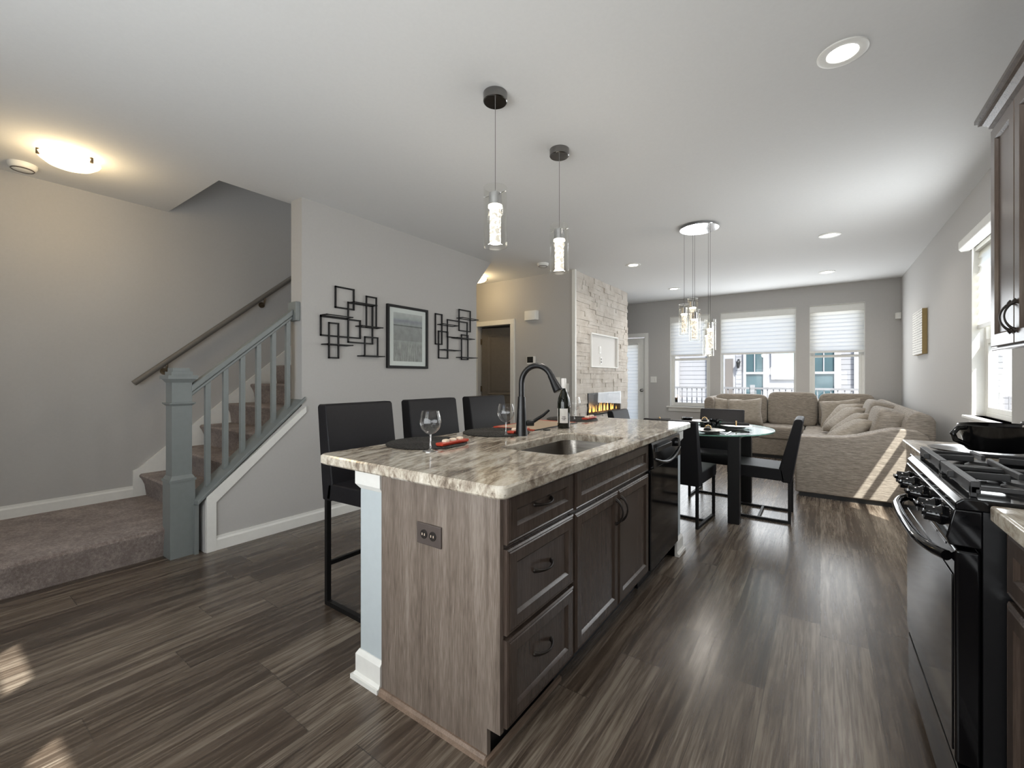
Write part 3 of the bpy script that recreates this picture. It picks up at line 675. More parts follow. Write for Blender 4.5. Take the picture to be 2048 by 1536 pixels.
# niche for a television in the stone
n = thing('tv_niche', 'recessed white television panel in the stone wall', 'wall niche', (-2.8, 6.48, 1.4))
b = B(); X0, X1 = -2.90, -2.775
for a, c, e, f in ((5.96, 5.98, 1.39, 1.91), (6.985, 7.01, 1.39, 1.91), (5.98, 6.985, 1.39, 1.405), (5.98, 6.985, 1.885, 1.91)): b.box(X0, X1, a, c, e, f)
b.build('frame', 'trim_white', n, bevel=.003)
B().box(-2.90, -2.81, 5.98, 6.985, 1.405, 1.885).build('back_panel', 'niche_white', n)
plate('wall_outlet', 'wall outlet', 'upper cable plate inside the television niche', 'x', -2.81, 1, 6.34, 1.665, .07, .115, [(0, 0, .03, .06)])
plate('wall_outlet', 'wall outlet', 'lower wall outlet inside the television niche', 'x', -2.81, 1, 6.375, 1.50, .07, .115, [(0, .022, .03, .03), (0, -.022, .03, .03)], inner='outlet_brown')
f = thing('fireplace', 'long linear fireplace with small flames in the stone wall', 'fireplace', (-2.8, 6.49, .66))
B().box(-3.0, -2.98, 5.86, 7.126, .66, 1.0).box(-3.0, -2.78, 5.86, 5.875, .66, 1.0).box(-3.0, -2.78, 7.10, 7.126, .66, 1.0).box(-3.0, -2.78, 5.875, 7.10, .985, 1.0).box(-3.0, -2.78, 5.875, 7.10, .66, .69).build('firebox', 'fire_black', f)
B().box(-2.775, -2.770, 5.86, 7.126, .66, 1.005).build('glass_front', 'fire_glass', f)
b = B(); y = 5.92
for k in range(300): b.superbox((-2.88+random.uniform(-.05, .07), random.uniform(5.9, 7.08), .695), (.012, .012, .009), .9, 6, 4)
o = b.build('ember_bed', 'outlet_brown', f); o['kind'] = 'stuff'
for k in range(26):
    y = 5.93+k*.0455; hh = .05+.05*math.sin(pi*(k/25)**1.3)+random.uniform(0, .05)
    B().lathe([(.002, .695), (.008, .71), (.009, .72), (.005, .70+hh*.6), (.0005, .70+hh)], -2.86+random.uniform(-.02, .03), y, 0, 7, True, .6, 1).build('flame', 'flame', f, smooth=60)
lamp('fire_glow', 'POINT', (-2.88, 6.5, .76), .8, (1, .6, .25), shadow_soft_size=.05)

# ------------------------------------------------------------------ kitchen island
DOORP = [(0, 0), (0, .016), (.006, .020), (.010, .018), (.014, .021), (.050, .021), (.055, .017), (.060, .012), (.066, .011)]
FX = -.82          # face-frame plane of the island; fronts stand proud of it to -.80
def pull(par, p0, p1, out, r=.0055, mat='bronze', bow=.028):
    p0, p1, out = Vector(p0), Vector(p1), Vector(out); pts, rs = [], []
    for i in range(13):
        t = i/12; pts.append(p0.lerp(p1, t) + out*(bow*min(1, math.sin(pi*t)**.6))); rs.append(r*(1.55-.85*math.sin(pi*t)**.5))
    b = B().tube(pts, rs, 10)
    for p in (p0, p1): b.cyl(p - out*.002, p + out*.006, .009, .006, 10)
    return b.build('handle', mat, par, smooth=50)
def drawer(par, y0, y1, z0, z1, handle=True, nm='drawer', plane=FX, sgn=1):
    d = B().front('x', plane, sgn, y0, y1, z0, z1, DOORP).build(nm, 'cab_wood_shaded', par, smooth=30)
    if handle:
        c, z = (y0+y1)/2, (z0+z1)/2+.01; x = plane+sgn*.011; pull(d, (x, c-.055, z), (x, c+.055, z), (sgn, 0, -.1))
    return d
dc = thing('drawer_cabinet', 'island drawer cabinet with three drawers and wood end panel', 'cabinet', (-1.1, 1.3, 0), 'kitchen island cabinets')
B().prism([(-1.40, 0), (-.872, 0), (-.872, .108), (FX, .108), (FX, .875), (-1.40, .875)], 'y', 1.09, 1.108).build('end_panel', 'panel_wood_lit', dc)
B().box(-1.40, FX-.001, 1.108, 1.56, .11, .874).build('carcass', 'cab_wood_shaded', dc)
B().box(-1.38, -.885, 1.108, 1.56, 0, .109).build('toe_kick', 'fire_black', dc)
B().prism([(1.072, 0), (1.09, 0), (1.09, .022), (1.084, .022), (1.076, .014)], 'x', -1.40, -.872).box(-.872, -.86, 1.074, 1.56, 0, .018).build('base_shoe', 'shoe_wood', dc)
drawer(dc, 1.105, 1.556, .705, .862); drawer(dc, 1.105, 1.556, .418, .690); drawer(dc, 1.105, 1.556, .125, .403)
plate('wall_outlet', 'outlet', 'brown double outlet on the wood end of the island', 'y', 1.09, -1, -1.132, .676, .122, .076, [(-.022, 0, .034, .034), (.022, 0, .034, .034)], 'outlet_brown', 'outlet_dark')
sc = thing('sink_cabinet', 'island sink cabinet with false front above two doors', 'cabinet', (-1.1, 2.0, 0), 'kitchen island cabinets')
B().box(-1.40, FX-.001, 1.562, 2.487, .11, .66).box(FX-.03, FX-.001, 1.562, 2.487, .66, .874).box(-1.40, -1.38, 1.562, 2.487, .66, .874).build('carcass', 'cab_wood_shaded', sc)
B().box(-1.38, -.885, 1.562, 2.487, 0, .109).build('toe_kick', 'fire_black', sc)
drawer(sc, 1.570, 2.482, .700, .860, False, 'false_front')
for y0, y1, hy in ((1.570, 2.024, 1.995), (2.028, 2.482, 2.058)):
    d = drawer(sc, y0, y1, .125, .685, False, 'cabinet_door'); x = FX+.021; pull(d, (x, hy, .53), (x, hy, .645), (1, 0, 0), bow=.032)
dw = thing('dishwasher', 'glossy black dishwasher built into the island', 'dishwasher', (-1.1, 2.8, 0))
B().box(-1.38, -.825, 2.492, 3.085, .10, .868).build('tub', 'black_matte', dw)
B().box(-1.38, -.87, 2.495, 3.085, 0, .10).build('kick_plate', 'black_matte', dw)
B().box(-.824, -.792, 2.497, 3.083, .115, .705).build('door', 'black_gloss', dw, bevel=.006)
b = B().prism([(-.824, .71), (-.775, .71), (-.782, .845), (-.79, .862), (-.824, .862)], 'y', 2.497, 3.083).build('control_panel', 'black_gloss', dw, bevel=.004)
pts = [(-.775+.008*math.sin(pi*k/16)**.5, 2.515+.55*k/16, .765-.05*math.sin(pi*k/16)) for k in range(17)]
B().tube(pts, [.005+.004*math.sin(pi*k/16) for k in range(17)], 10).build('handle', 'black_matte', dw, smooth=40)
B().box(-.779, -.772, 2.56, 2.86, .80, .825).build('display', 'screen_dark', dw)
place(B().lathe([(0, 0), (.03, 0), (.026, .02), (0, .022)], 0, 0, 0, 20).build('knob', 'black_matte', smooth=40), dw, Matrix.Translation((-.778+1.1, 2.97-2.8, .81)) @ Matrix.Rotation(pi/2, 4, 'Y'))
def column(y0, x0, label, ox=1, oy=1):
    c = thing('island_post', label, 'post', (x0+.07, y0+.07, 0), 'island corner posts'); x1, y1 = x0+.143, y0+.143
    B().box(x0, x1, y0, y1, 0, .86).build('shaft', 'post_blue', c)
    def ring(b, z0, z1, o0, o1): return b.loft([[(x0-o, y0-o*oy, z), (x1+o*ox, y0-o*oy, z), (x1+o*ox, y1+o, z), (x0-o, y1+o, z)] for z, o in ((z0, o0), (z1, o1))])
    b = B(); ring(b, 0, .018, .030, .030); ring(b, .018, .03, .022, .016); ring(b, .03, .10, .015, .015); ring(b, .10, .118, .015, .004); b.build('base_trim', 'trim_white', c)
    b = B(); ring(b, .78, .80, .002, .016); ring(b, .80, .875, .016, .016); b.build('cap_trim', 'trim_white', c)
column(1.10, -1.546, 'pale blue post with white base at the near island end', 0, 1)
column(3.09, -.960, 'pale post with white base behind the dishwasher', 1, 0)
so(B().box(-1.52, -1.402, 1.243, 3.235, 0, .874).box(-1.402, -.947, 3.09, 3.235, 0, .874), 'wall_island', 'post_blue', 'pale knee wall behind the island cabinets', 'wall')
# granite top with sink cut-out
def rrect(x0, x1, y0, y1, r, n=8):
    P = []
    for cx, cy, a0 in ((x1-r, y1-r, 0), (x0+r, y1-r, pi/2), (x0+r, y0+r, pi), (x1-r, y0+r, 3*pi/2)):
        for k in range(n+1): P.append((cx+r*cos(a0+pi/2*k/n), cy+r*sin(a0+pi/2*k/n)))
    return P
def ringtop(b, outer, inner, z0, z1, ease=.006):
    n = len(outer); o2 = []
    ocx = sum(p[0] for p in outer)/n; ocy = sum(p[1] for p in outer)/n
    def ins(P, e):
        cx = (min(p[0] for p in P)+max(p[0] for p in P))/2; cy = (min(p[1] for p in P)+max(p[1] for p in P))/2
        hx = (max(p[0] for p in P)-min(p[0] for p in P))/2; hy = (max(p[1] for p in P)-min(p[1] for p in P))/2
        return [(cx+(p[0]-cx)*(hx-e)/hx, cy+(p[1]-cy)*(hy-e)/hy) for p in P]
    L = [[(x, y, z0) for x, y in inner], [(x, y, z0) for x, y in ins(outer, ease)], [(x, y, z0+ease) for x, y in outer], [(x, y, z1-ease) for x, y in outer], [(x, y, z1) for x, y in ins(outer, ease)], [(x, y, z1) for x, y in ins(inner, -ease)], [(x, y, z1-ease) for x, y in inner], [(x, y, z0) for x, y in inner]]
    return b.loft(L, False)
SX0, SX1, SY0, SY1 = -1.20, -.84, 1.57, 2.23
b = ringtop(B(), rrect(-1.705, -.745, 1.005, 3.25, .03, 10), rrect(SX0, SX1, SY0, SY1, .07, 10), .877, .917)
bmesh.ops.remove_doubles(b.bm, verts=b.bm.verts, dist=1e-5)
tag(b.build('island_countertop', 'granite', smooth=30), 'swirled cream and brown granite slab on the island', 'countertop')
sk = thing('sink', 'stainless undermount sink set in the island granite', 'sink', (-1.02, 1.9, .7))
R1 = rrect(SX0-.006, SX1+.006, SY0-.006, SY1+.006, .075, 10); R2 = rrect(SX0+.008, SX1-.008, SY0+.008, SY1-.008, .07, 10); R3 = rrect(SX0+.03, SX1-.03, SY0+.03, SY1-.03, .06, 10)
B().loft([[(x, y, .876) for x, y in R1], [(x, y, .72) for x, y in R2], [(x, y, .695) for x, y in R3]], False).loft([[(x, y, .695) for x, y in R3], [(-1.02, 1.9, .69)]*len(R3)], False).build('basin', 'steel', sk, smooth=50)
B().lathe([(.045, .698), (.04, .694), (.0, .690)], -1.02, 1.9, 0, 24).build('drain', 'chrome', sk, smooth=40)
fc = thing('faucet', 'matte black pull-down gooseneck faucet on the island', 'faucet', (-1.335, 1.972, .917))
fx, fy = -1.335, 1.972
B().lathe([(.0, .917), (.033, .917), (.033, .922), (.030, .96), (.024, 1.06), (.0205, 1.13), (0, 1.13)], fx, fy, 0, 24).build('body', 'black_matte', fc, smooth=40)
pts = [(fx, fy, 1.12), (fx, fy, 1.20)] + [(fx+.094-.094*cos(a), fy+.004*a, 1.205+.094*sin(a)*1.0) for a in [pi*k/18*.87 for k in range(19)]]
B().tube(pts, .0155, 14).build('spout', 'black_matte', fc, smooth=40)
e = Vector(pts[-1]); dv = (Vector(pts[-1])-Vector(pts[-2])).normalized()
B().tube([e-dv*.005, e+dv*.02, e+dv*.085, e+dv*.09], [.0175, .018, .0255, .022], 18).box(e.x+.008, e.x+.026, e.y-.009, e.y+.009, e.z-.055, e.z-.02).build('spray_head', 'black_matte', fc, smooth=40)
B().tube([(fx+.02, fy+.018, .985), (fx+.05, fy+.045, .985)], .017, 14).tube([(fx+.045, fy+.04, .99), (fx+.085, fy+.085, 1.025), (fx+.11, fy+.11, 1.055)], [.010, .009, .007], 10).build('lever', 'black_matte', fc, smooth=40)
tag(B().lathe([(0, .918), (.024, .918), (.022, .922), (0, .923)], -1.345, 2.255, 0, 20).build('hole_cover', 'black_matte', smooth=40), 'black round hole cover on the granite between faucet and wine bottle', 'hole cover')
# on the counter
def wineglass(x, y, label, first=[None]):
    if first[0]: return dup(first[0], (x, y, .917), 0, label)
    r = thing('wine_glass', label, 'wine glass', (x, y, .917), 'wine glasses on the island'); z = .917
    o = [(.034, .003), (.012, .006), (.005, .012), (.0036, .03), (.0034, .062), (.005, .072), (.022, .079), (.038, .095), (.0455, .115), (.0463, .128), (.043, .152), (.037, .174)]
    B().lathe([(r_, z+q) for r_, q in o[5:]] + [(r_-.0012, z+q) for r_, q in o[:5:-1]], x, y, 0, 32).build('bowl', 'wine_glass', r, smooth=50)
    B().lathe([(0, z), (.034, z)] + [(r_, z+q) for r_, q in o[:6]], x, y, 0, 24).build('stem', 'stem_glass', r, smooth=50)
    first[0] = r; return r
wineglass(-1.372, 1.325, 'wine glass nearest the stair side end of the island'); wineglass(-1.40, 1.915, 'wine glass next to the black faucet'); wineglass(-1.49, 2.90, 'wine glass half hidden behind the wine bottle')
bt = thing('wine_bottle', 'dark green wine bottle with white cap on the island', 'bottle', (-1.315, 2.415, .917)); bx, by, z = -1.315, 2.415, .917
B().lathe([(0, z), (.036, z), (.0385, z+.006), (.0385, z+.165), (.035, z+.19), (.022, z+.222), (.0145, z+.245), (.0135, z+.285), (0, z+.285)], bx, by, 0, 32).build('body', 'bottle_glass', bt, smooth=40)
B().lathe([(.0142, z+.25), (.0155, z+.252), (.0155, z+.31), (.013, z+.313), (0, z+.313)], bx, by, 0, 24).build('cap', 'white_china', bt, smooth=40)
for a0, a1 in ((-1.75, -.35), (-2.75, -2.2)):
    b = B(); r = .0390; P = [a0+(a1-a0)*k/12 for k in range(13)]
    b.prism([(bx+r*cos(a), by+r*sin(a)) for a in P] + [(bx+(r-.0015)*cos(a), by+(r-.0015)*sin(a)) for a in P[::-1]], 'z', z+.035, z+.125); lb = b.build('label', 'label_paper', bt, smooth=50)
for zz, wd in ((.072, .55), (.063, .7), (.054, .45)):
    b = B(); r = .0393; P = [-1.05-wd/2+wd*k/8 for k in range(9)]
    b.prism([(bx+r*cos(a), by+r*sin(a)) for a in P] + [(bx+(r-.001)*cos(a), by+(r-.001)*sin(a)) for a in P[::-1]], 'z', z+zz, z+zz+.004); b.build('print_line', 'outlet_brown', bt)
def placemat(x, y, label, zz=.917, r=.19):
    b = B(); b.lathe([(0, zz), (r, zz), (r+.003, zz+.003), (r, zz+.006), (0, zz+.006)], x, y, 0, 48)
    for k in range(1, 9): b.lathe([(r*k/8.5, zz+.006), (r*k/8.5+.006, zz+.0085), (r*k/8.5+.012, zz+.006)], x, y, 0, 48)
    o = b.build('placemat', 'woven', smooth=50); o.data.transform(Matrix.Translation((-x, -y, -zz))); o.location = (x, y, zz)
    return tag(o, label, 'placemat', 'round woven black placemats')
placemat(-1.545, 1.47, 'round black woven placemat in front of the nearest bar stool'); placemat(-1.52, 1.985, 'round black woven placemat behind the second wine glass'); placemat(-1.535, 2.95, 'round black woven placemat behind the wine bottle')
def redtray(x, y, rz, label):
    r = thing('red_tray', label, 'tray', (0, 0, 0), 'small red trays on the placemats')
    B().prism([(-.02, 0), (.02, 0), (.024, .014), (-.024, .014)], 'y', -.095, .095).build('tray', 'red_lacquer', r, bevel=.004)
    for k in (-.05, .0, .05): B().superbox((0, k, .018), (.014, .017, .009), .6, 14, 8).build('piece', 'cream', r, smooth=60)
    r.location = (x, y, .925); r.rotation_euler = (0, 0, rz); return r
redtray(-1.405, 1.50, radians(3), 'red oblong tray with cream pieces on the placemat nearest the stairs end')
redtray(-1.405, 2.045, radians(6), 'red oblong tray with cream pieces behind the faucet'); redtray(-1.41, 2.99, radians(3), 'red oblong tray behind the wine bottle')
m = thing('table_runner', 'tan mat with red border lying between two placemats', 'place mat', (-1.55, 2.45, .917))
B().box(-1.695, -1.39, 2.20, 2.73, .917, .921).build('mat_center', 'tan_mat', m)
b = B()
for a, c, e, f in ((-1.70, -1.385, 2.19, 2.205), (-1.70, -1.385, 2.725, 2.74), (-1.70, -1.69, 2.205, 2.725)): b.box(a, c, e, f, .917, .923)
b.build('border', 'red_lacquer', m); B().box(-1.39, -1.383, 2.19, 2.74, .917, .923).build('dark_edge', 'black_matte', m)

# ------------------------------------------------------------------ range side
RF = .37
def base_cab(name, y0, y1, label, ndoor, end=None):
    r = thing(name, label, 'cabinet', (.7, (y0+y1)/2, 0), 'base cabinets along the side wall')
    B().box(RF+.021, XR-.002, y0, y1, .11, .875).build('carcass', 'cab_wood_shaded', r); B().box(RF+.08, XR-.002, y0, y1, 0, .109).build('toe_kick', 'fire_black', r)
    w = (y1-y0)/ndoor
    for k in range(ndoor):
        a, c = y0+k*w+.004, y0+(k+1)*w-.004
        drawer(r, a, c, .705, .862, True, 'drawer', RF+.021, -1); d = drawer(r, a, c, .125, .690, False, 'cabinet_door', RF+.021, -1)
        hy = a+.03 if k == 1 else c-.03; pull(d, (RF, hy, .53), (RF, hy, .645), (-1, 0, 0), bow=.03)
    return r
base_cab('base_cabinet', 2.342, 2.965, 'base cabinet under the black pots beyond the stove', 1)
base_cab('base_cabinet', .35, 1.568, 'base cabinet on the near side of the stove', 2)
for y0, y1, lab in ((2.338, 2.985, 'granite counter under the black pots beyond the stove'), (.35, 1.572, 'granite counter on the near side of the stove')):
    tag(B().box(.345, XR-.002, y0, y1, .877, .917).build('countertop', 'granite', bevel=.006), lab, 'countertop')
s = thing('gas_range', 'glossy black gas stove with cast iron grates', 'stove', (.6, 1.955, 0)); A0, A1 = 1.577, 2.333
B().box(.335, XR-.01, A0, A1, .02, .895).box(.40, XR-.02, A0+.02, A1-.02, 0, .02).build('body', 'black_matte', s)
B().prism([(.285, .895), (.285, .912), (.30, .925), (XR-.06, .925), (XR-.06, .895)], 'y', A0, A1).build('cooktop', 'black_gloss', s, bevel=.004)
B().prism([(.335, .80), (.275, .80), (.268, .82), (.283, .895), (.335, .895)], 'y', A0, A1).build('control_panel', 'black_gloss', s, bevel=.004)
for y in (1.665, 1.755, 1.93, 2.09, 2.195):
    k = B().lathe([(0, 0), (.026, 0), (.0275, .006), (.022, .012), (.0205, .038), (0, .04)], 0, 0, 0, 24).box(-.0045, .0045, -.021, .021, .036, .046).build('knob', 'black_gloss', smooth=40)
    place(k, s, Matrix.Translation((.276-.6, y-1.955, .855)) @ Matrix.Rotation(radians(-84), 4, 'Y'))
d = B().box(.285, .334, A0+.004, A1-.004, .235, .79).build('oven_door', 'black_gloss', s, bevel=.008)
B().box(.282, .286, A0+.02, A1-.02, .26, .72).build('door_window', 'black_gloss', d, bevel=.002)
pts = [(.275-.034*min(1, 1.4*math.sin(pi*k/20)**.6) - .012*math.sin(pi*k/20), A0+.035+(A1-A0-.07)*k/20, .762) for k in range(21)]
B().tube(pts, .014, 12).build('handle', 'black_gloss', d, smooth=40)
b = B()
for k in range(5): b.box(.2835, .2855, A0+.10+k*.115, A0+.19+k*.115, .775, .781)
b.build('vent_slots', 'chrome', d)
B().box(.287, .334, A0+.004, A1-.004, .05, .225).build('storage_drawer', 'black_gloss', s, bevel=.008)
for yc in (1.77, 2.14):
    for xc, rr in ((.46, .05), (.80, .042)):
        B().lathe([(0, .925), (rr, .925), (rr, .935), (rr*.8, .94), (rr*.8, .948), (0, .95)], xc, yc, 0, 24).build('burner', 'grate_iron', s, smooth=40)
for g0, g1 in ((A0+.03, 1.95), (1.96, A1-.03)):
    b = B(); zt = .955; gw = .014; ym = (g0+g1)/2
    b.box(.318, .338, g0, g1, .934, .966)
    for x in (.63, .93): b.box(x-gw/2, x+gw/2, g0, g1, zt-.012, zt)
    for y in (g0, g1-gw): b.box(.325, .93, y, y+gw, zt-.012, zt)
    for xc in (.46, .80):
        for dx, dy in ((1, 0), (-1, 0), (0, 1), (0, -1)):
            L0, L1 = .035, (.15 if dx else (g1-g0)/2); b.bar([(xc+dx*L0, ym+dy*L0, zt), (xc+dx*L1, ym+dy*L1, zt-.002)], .011, .02)
    for x in (.325, .63, .93):
        for y in (g0+gw/2, g1-gw/2): b.box(x-gw/2, x+gw/2, y-gw/2, y+gw/2, .925, zt)
    b.build('grate', 'grate_iron', s, bevel=.003)
# upper cabinet with crown
u = thing('upper_cabinet', 'taupe wall cabinet with crown molding and two bronze handles', 'wall cabinet', (.84, 2.65, 1.4)); UX = .672
B().box(UX, XR-.002, 2.35, 2.955, 1.372, 2.40).build('carcass', 'cab_wood_shaded', u)
for y0, y1, hy in ((2.352, 2.650, 2.625), (2.655, 2.953, 2.68)):
    d = B().front('x', UX, -1, y0, y1, 1.376, 2.385, [(0, 0), (0, .018), (.004, .021), (.055, .021), (.060, .015), (.064, .010)]).build('cabinet_door', 'cab_wood_shaded', u, smooth=30)
    x = UX-.021; o = pull(d, (x, hy, 1.43), (x, hy, 1.545), (-1, 0, 0), r=.0045, bow=.034)
    B().cyl((x, hy, 1.425), (x-.012, hy, 1.432), .011, .004, 10).cyl((x, hy, 1.55), (x-.012, hy, 1.543), .011, .004, 10).build('rosette', 'bronze', o, smooth=40)
prof = [(0, 0), (-.012, 0), (-.012, .012), (-.022, .018), (-.022, .026), (-.040, .048), (-.052, .052), (-.052, .062), (-.062, .068), (-.062, .085), (0, .085)]
b = B(); rings = []
for px, pz in prof: rings.append([(UX+px, 2.35, 2.39+pz), (UX+px, 2.955-px, 2.39+pz), (XR-.002, 2.955-px, 2.39+pz)])
for r0, r1 in zip(rings, rings[1:]+rings[:1]):
    v0 = [b.bm.verts.new(p) for p in r0]; v1 = [b.bm.verts.new(p) for p in r1]
    for k in range(2): b.bm.faces.new([v0[k], v0[k+1], v1[k+1], v1[k]])
bmesh.ops.remove_doubles(b.bm, verts=b.bm.verts, dist=1e-5); b.build('crown_molding', 'cab_wood_shaded', u)
B().prism([(UX-.018, 1.358), (UX+.01, 1.358), (UX+.01, 1.372), (UX-.018, 1.372)], 'y', 2.35, 2.955).build('light_rail', 'cab_wood_shaded', u, bevel=.004)
# pots
def pot(x, y, rz, sc, label, z=.932):
    r = thing('casserole_pot', label, 'pot', (0, 0, 0), 'black pots by the stove')
    B().lathe([(0, 0), (.095, 0), (.105, .01), (.128, .108), (.131, .114), (.128, .118), (.121, .113), (.100, .015), (0, .012)], 0, 0, 0, 40, sx=1.12, sy=.85).build('body', 'black_china', r, smooth=40)
    for sg in (1, -1): B().tube([(sg*(.138), 0, .105), (sg*.172, 0, .103), (sg*.194, 0, .078), (sg*.182, 0, .05), (sg*.124, 0, .024)], .011, 10).build('handle', 'black_china', r, smooth=50)
    r.location = (x, y, z); r.rotation_euler = (0, 0, rz); r.scale = (sc,)*3; return r
pot(.60, 2.62, radians(32), .92, 'black handled casserole on the tray nearest the stove'); pot(.84, 2.85, radians(32), .92, 'second black casserole partly hidden behind the first')
tag(B().lathe([(0, .917), (.15, .917), (.185, .928), (.19, .932), (.15, .924), (0, .924)], .60, 2.63, 0, 48, sx=1.12, sy=.85).build('serving_tray', 'black_china', smooth=40), 'black oval tray under the casserole', 'tray')
tag(B().lathe([(0, .917), (.10, .917), (.11, .93), (0, .931)], .84, 2.85, 0, 40).build('trivet', 'black_china', smooth=40), 'black trivet under the second casserole', 'trivet')

# ------------------------------------------------------------------ seating
def dining_chair(label):
    r = thing('dining_chair', label, 'chair', (0, 0, 0), 'black leather dining chairs')
    B().prism([(-.20, .355), (.235, .365), (.245, .385), (.245, .455), (.235, .468), (-.18, .455)], 'x', -.22, .22).build('seat', 'leather', r, bevel=.012, seg=3)
    B().prism([(-.245, .345), (-.175, .345), (-.155, .46), (-.262, .872), (-.275, .885), (-.315, .885), (-.328, .872), (-.262, .46)], 'x', -.22, .22).build('backrest', 'leather', r, bevel=.014, seg=3)
    w = .022
    for sx in (-1, 1):
        for y in (-.23, .225): B().box(sx*.20-w/2, sx*.20+w/2, y-w/2, y+w/2, 0, .36).build('leg', 'black_metal', r)
        B().box(sx*.20-w/2, sx*.20+w/2, -.219, .214, 0, w).build('floor_rail', 'black_metal', r)
    B().box(-.189, .189, -.01, .01, .002, .02).build('cross_rail', 'black_metal', r)
    return r
c0 = dining_chair('black dining chair with its back to the kitchen beside the dishwasher'); c0.location = (-.995, 4.0, 0); c0.rotation_euler = (0, 0, radians(-5))
dup(c0, (-.44, 4.54, 0), pi/2, 'black dining chair in side view in front of the sofa')
dup(c0, (-.90, 4.98, 0), pi-.05, 'black dining chair facing the viewer across the table'); dup(c0, (-1.50, 4.52, 0), -pi/2, 'black dining chair mostly hidden behind the island top')
def bar_stool(label):
    r = thing('bar_stool', label, 'bar stool', (0, 0, 0), 'black leather bar stools')
    B().prism([(-.19, .575), (.20, .585), (.215, .60), (.215, .66), (.205, .672), (-.17, .665)], 'x', -.225, .225).build('seat', 'leather', r, bevel=.014, seg=3)
    B().prism([(-.225, .570), (-.15, .570), (-.135, .665), (-.195, 1.075), (-.205, 1.088), (-.265, 1.088), (-.277, 1.075)], 'x', -.225, .225).build('backrest', 'leather', r, bevel=.016, seg=3)
    w = .024
    for sx in (-1, 1):
        for y in (-.205, .19): B().box(sx*.205-w/2, sx*.205+w/2, y-w/2, y+w/2, 0, .59).build('leg', 'black_metal', r)
        B().box(sx*.205-w/2, sx*.205+w/2, -.193, .178, 0, w).build('floor_rail', 'black_metal', r)
    B().box(-.193, .193, -.214, -.196, .21, .232).build('stretcher', 'black_metal', r); B().box(-.193, .193, .181, .199, .21, .232).build('footrest', 'black_metal', r)
    return r
s0 = bar_stool('black leather bar stool nearest the pale blue post'); s0.location = (-1.985, 1.555, 0); s0.rotation_euler = (0, 0, -pi/2)
dup(s0, (-1.985, 2.14, 0), -pi/2, 'black leather bar stool in the middle of the row'); dup(s0, (-1.985, 2.74, 0), -pi/2, 'black leather bar stool nearest the hall door')

# dining table
TX, TY = -.97, 4.48
T = thing('dining_table', 'round glass dining table on square black legs', 'table', (TX, TY, 0))
B().lathe([(0, .748), (.645, .748), (.648, .752), (.648, .757), (.645, .760), (0, .760)], TX, TY, 0, 72).build('glass_top', 'table_glass', T, smooth=30)
B().lathe([(.6485, .749), (.6495, .752), (.6495, .757), (.6485, .7595)], TX, TY, 0, 72).build('glass_rim', 'glass_edge', T, smooth=30)
for sx in (-1, 1):
    for sy in (-1, 1): B().box(TX+sx*.375-.045, TX+sx*.375+.045, TY+sy*.375-.045, TY+sy*.375+.045, 0, .745).build('leg', 'black_metal', T, bevel=.003)
b = B()
for q in (-1, 1): b.box(TX-.33, TX+.33, TY+q*.375-.02, TY+q*.375+.02, .69, .745).box(TX+q*.375-.02, TX+q*.375+.02, TY-.33, TY+.33, .69, .745)
b.build('apron', 'black_metal', T)
def lay(o, x, y, rz, z=.7605): o.location = (x, y, z); o.rotation_euler = (0, 0, rz); return o
def plate_(label):
    o = B().lathe([(0, .002), (.075, .002), (.08, .004), (.132, .017), (.135, .019), (.132, .020), (.078, .008), (0, .007)], 0, 0, 0, 40).build('dinner_plate', 'white_china', smooth=50); return tag(o, label, 'plate', 'white dinner plates')
def cup_(label):
    r = thing('cup', label, 'cup', (0, 0, 0), 'black cups on the table')
    B().lathe([(0, 0), (.028, 0), (.04, .012), (.048, .035), (.05, .058), (.047, .058), (.044, .035), (.036, .016), (0, .008)], 0, 0, 0, 28).build('bowl', 'black_china', r, smooth=50)
    B().tube([(.047, 0, .05), (.07, 0, .05), (.075, 0, .033), (.066, 0, .02), (.042, 0, .018)], .005, 8).build('handle', 'black_china', r, smooth=50); return r
def napkin_(label):
    r = thing('rolled_napkin', label, 'napkin', (0, 0, 0), 'rolled black napkins')
    B().loft([[(x, ry*cos(2*pi*k/14), .018+rz*sin(2*pi*k/14)) for k in range(14)] for x, ry, rz in ((-.13, .03, .012), (-.06, .022, .014), (0, .015, .015), (.06, .021, .014), (.11, .028, .012))]).build('cloth', 'napkin_black', r, smooth=50)
    b = B(); b.tube([(0, .019*cos(2*pi*k/18), .020+.019*sin(2*pi*k/18)) for k in range(18)], .005, 8, True)
    for k in range(8): b.superbox((0, .022*cos(2*pi*k/8), .021+.021*sin(2*pi*k/8)), (.006, .006, .006), 1, 8, 6)
    b.build('napkin_ring', 'gold', r, smooth=50); return r
def fork_(label):
    b = B(); b.bar([(0, -.09, .003), (0, .03, .003)], .008, .003).box(-.011, .011, .03, .05, .002, .005)
    for x in (-.009, -.003, .003, .009): b.box(x-.0012, x+.0012, .05, .09, .002, .0045)
    return tag(b.build('fork', 'chrome'), label, 'fork', 'forks on the table')
def knife_(label):
    o = B().prism([(-.006, -.10), (.006, -.10), (.007, 0), (.008, .09), (0, .105), (-.007, .08), (-.005, 0)], 'z', .001, .004).build('knife', 'chrome'); return tag(o, label, 'knife', 'knives on the table')
SET = [(-.65, 4.60, -pi/2, 'by the side-view chair'), (-.80, 4.10, pi, 'by the chair with its back to the kitchen'), (-.99, 4.90, 0, 'by the chair facing the viewer'), (-1.37, 4.60, pi/2, 'at the table side behind the island')]
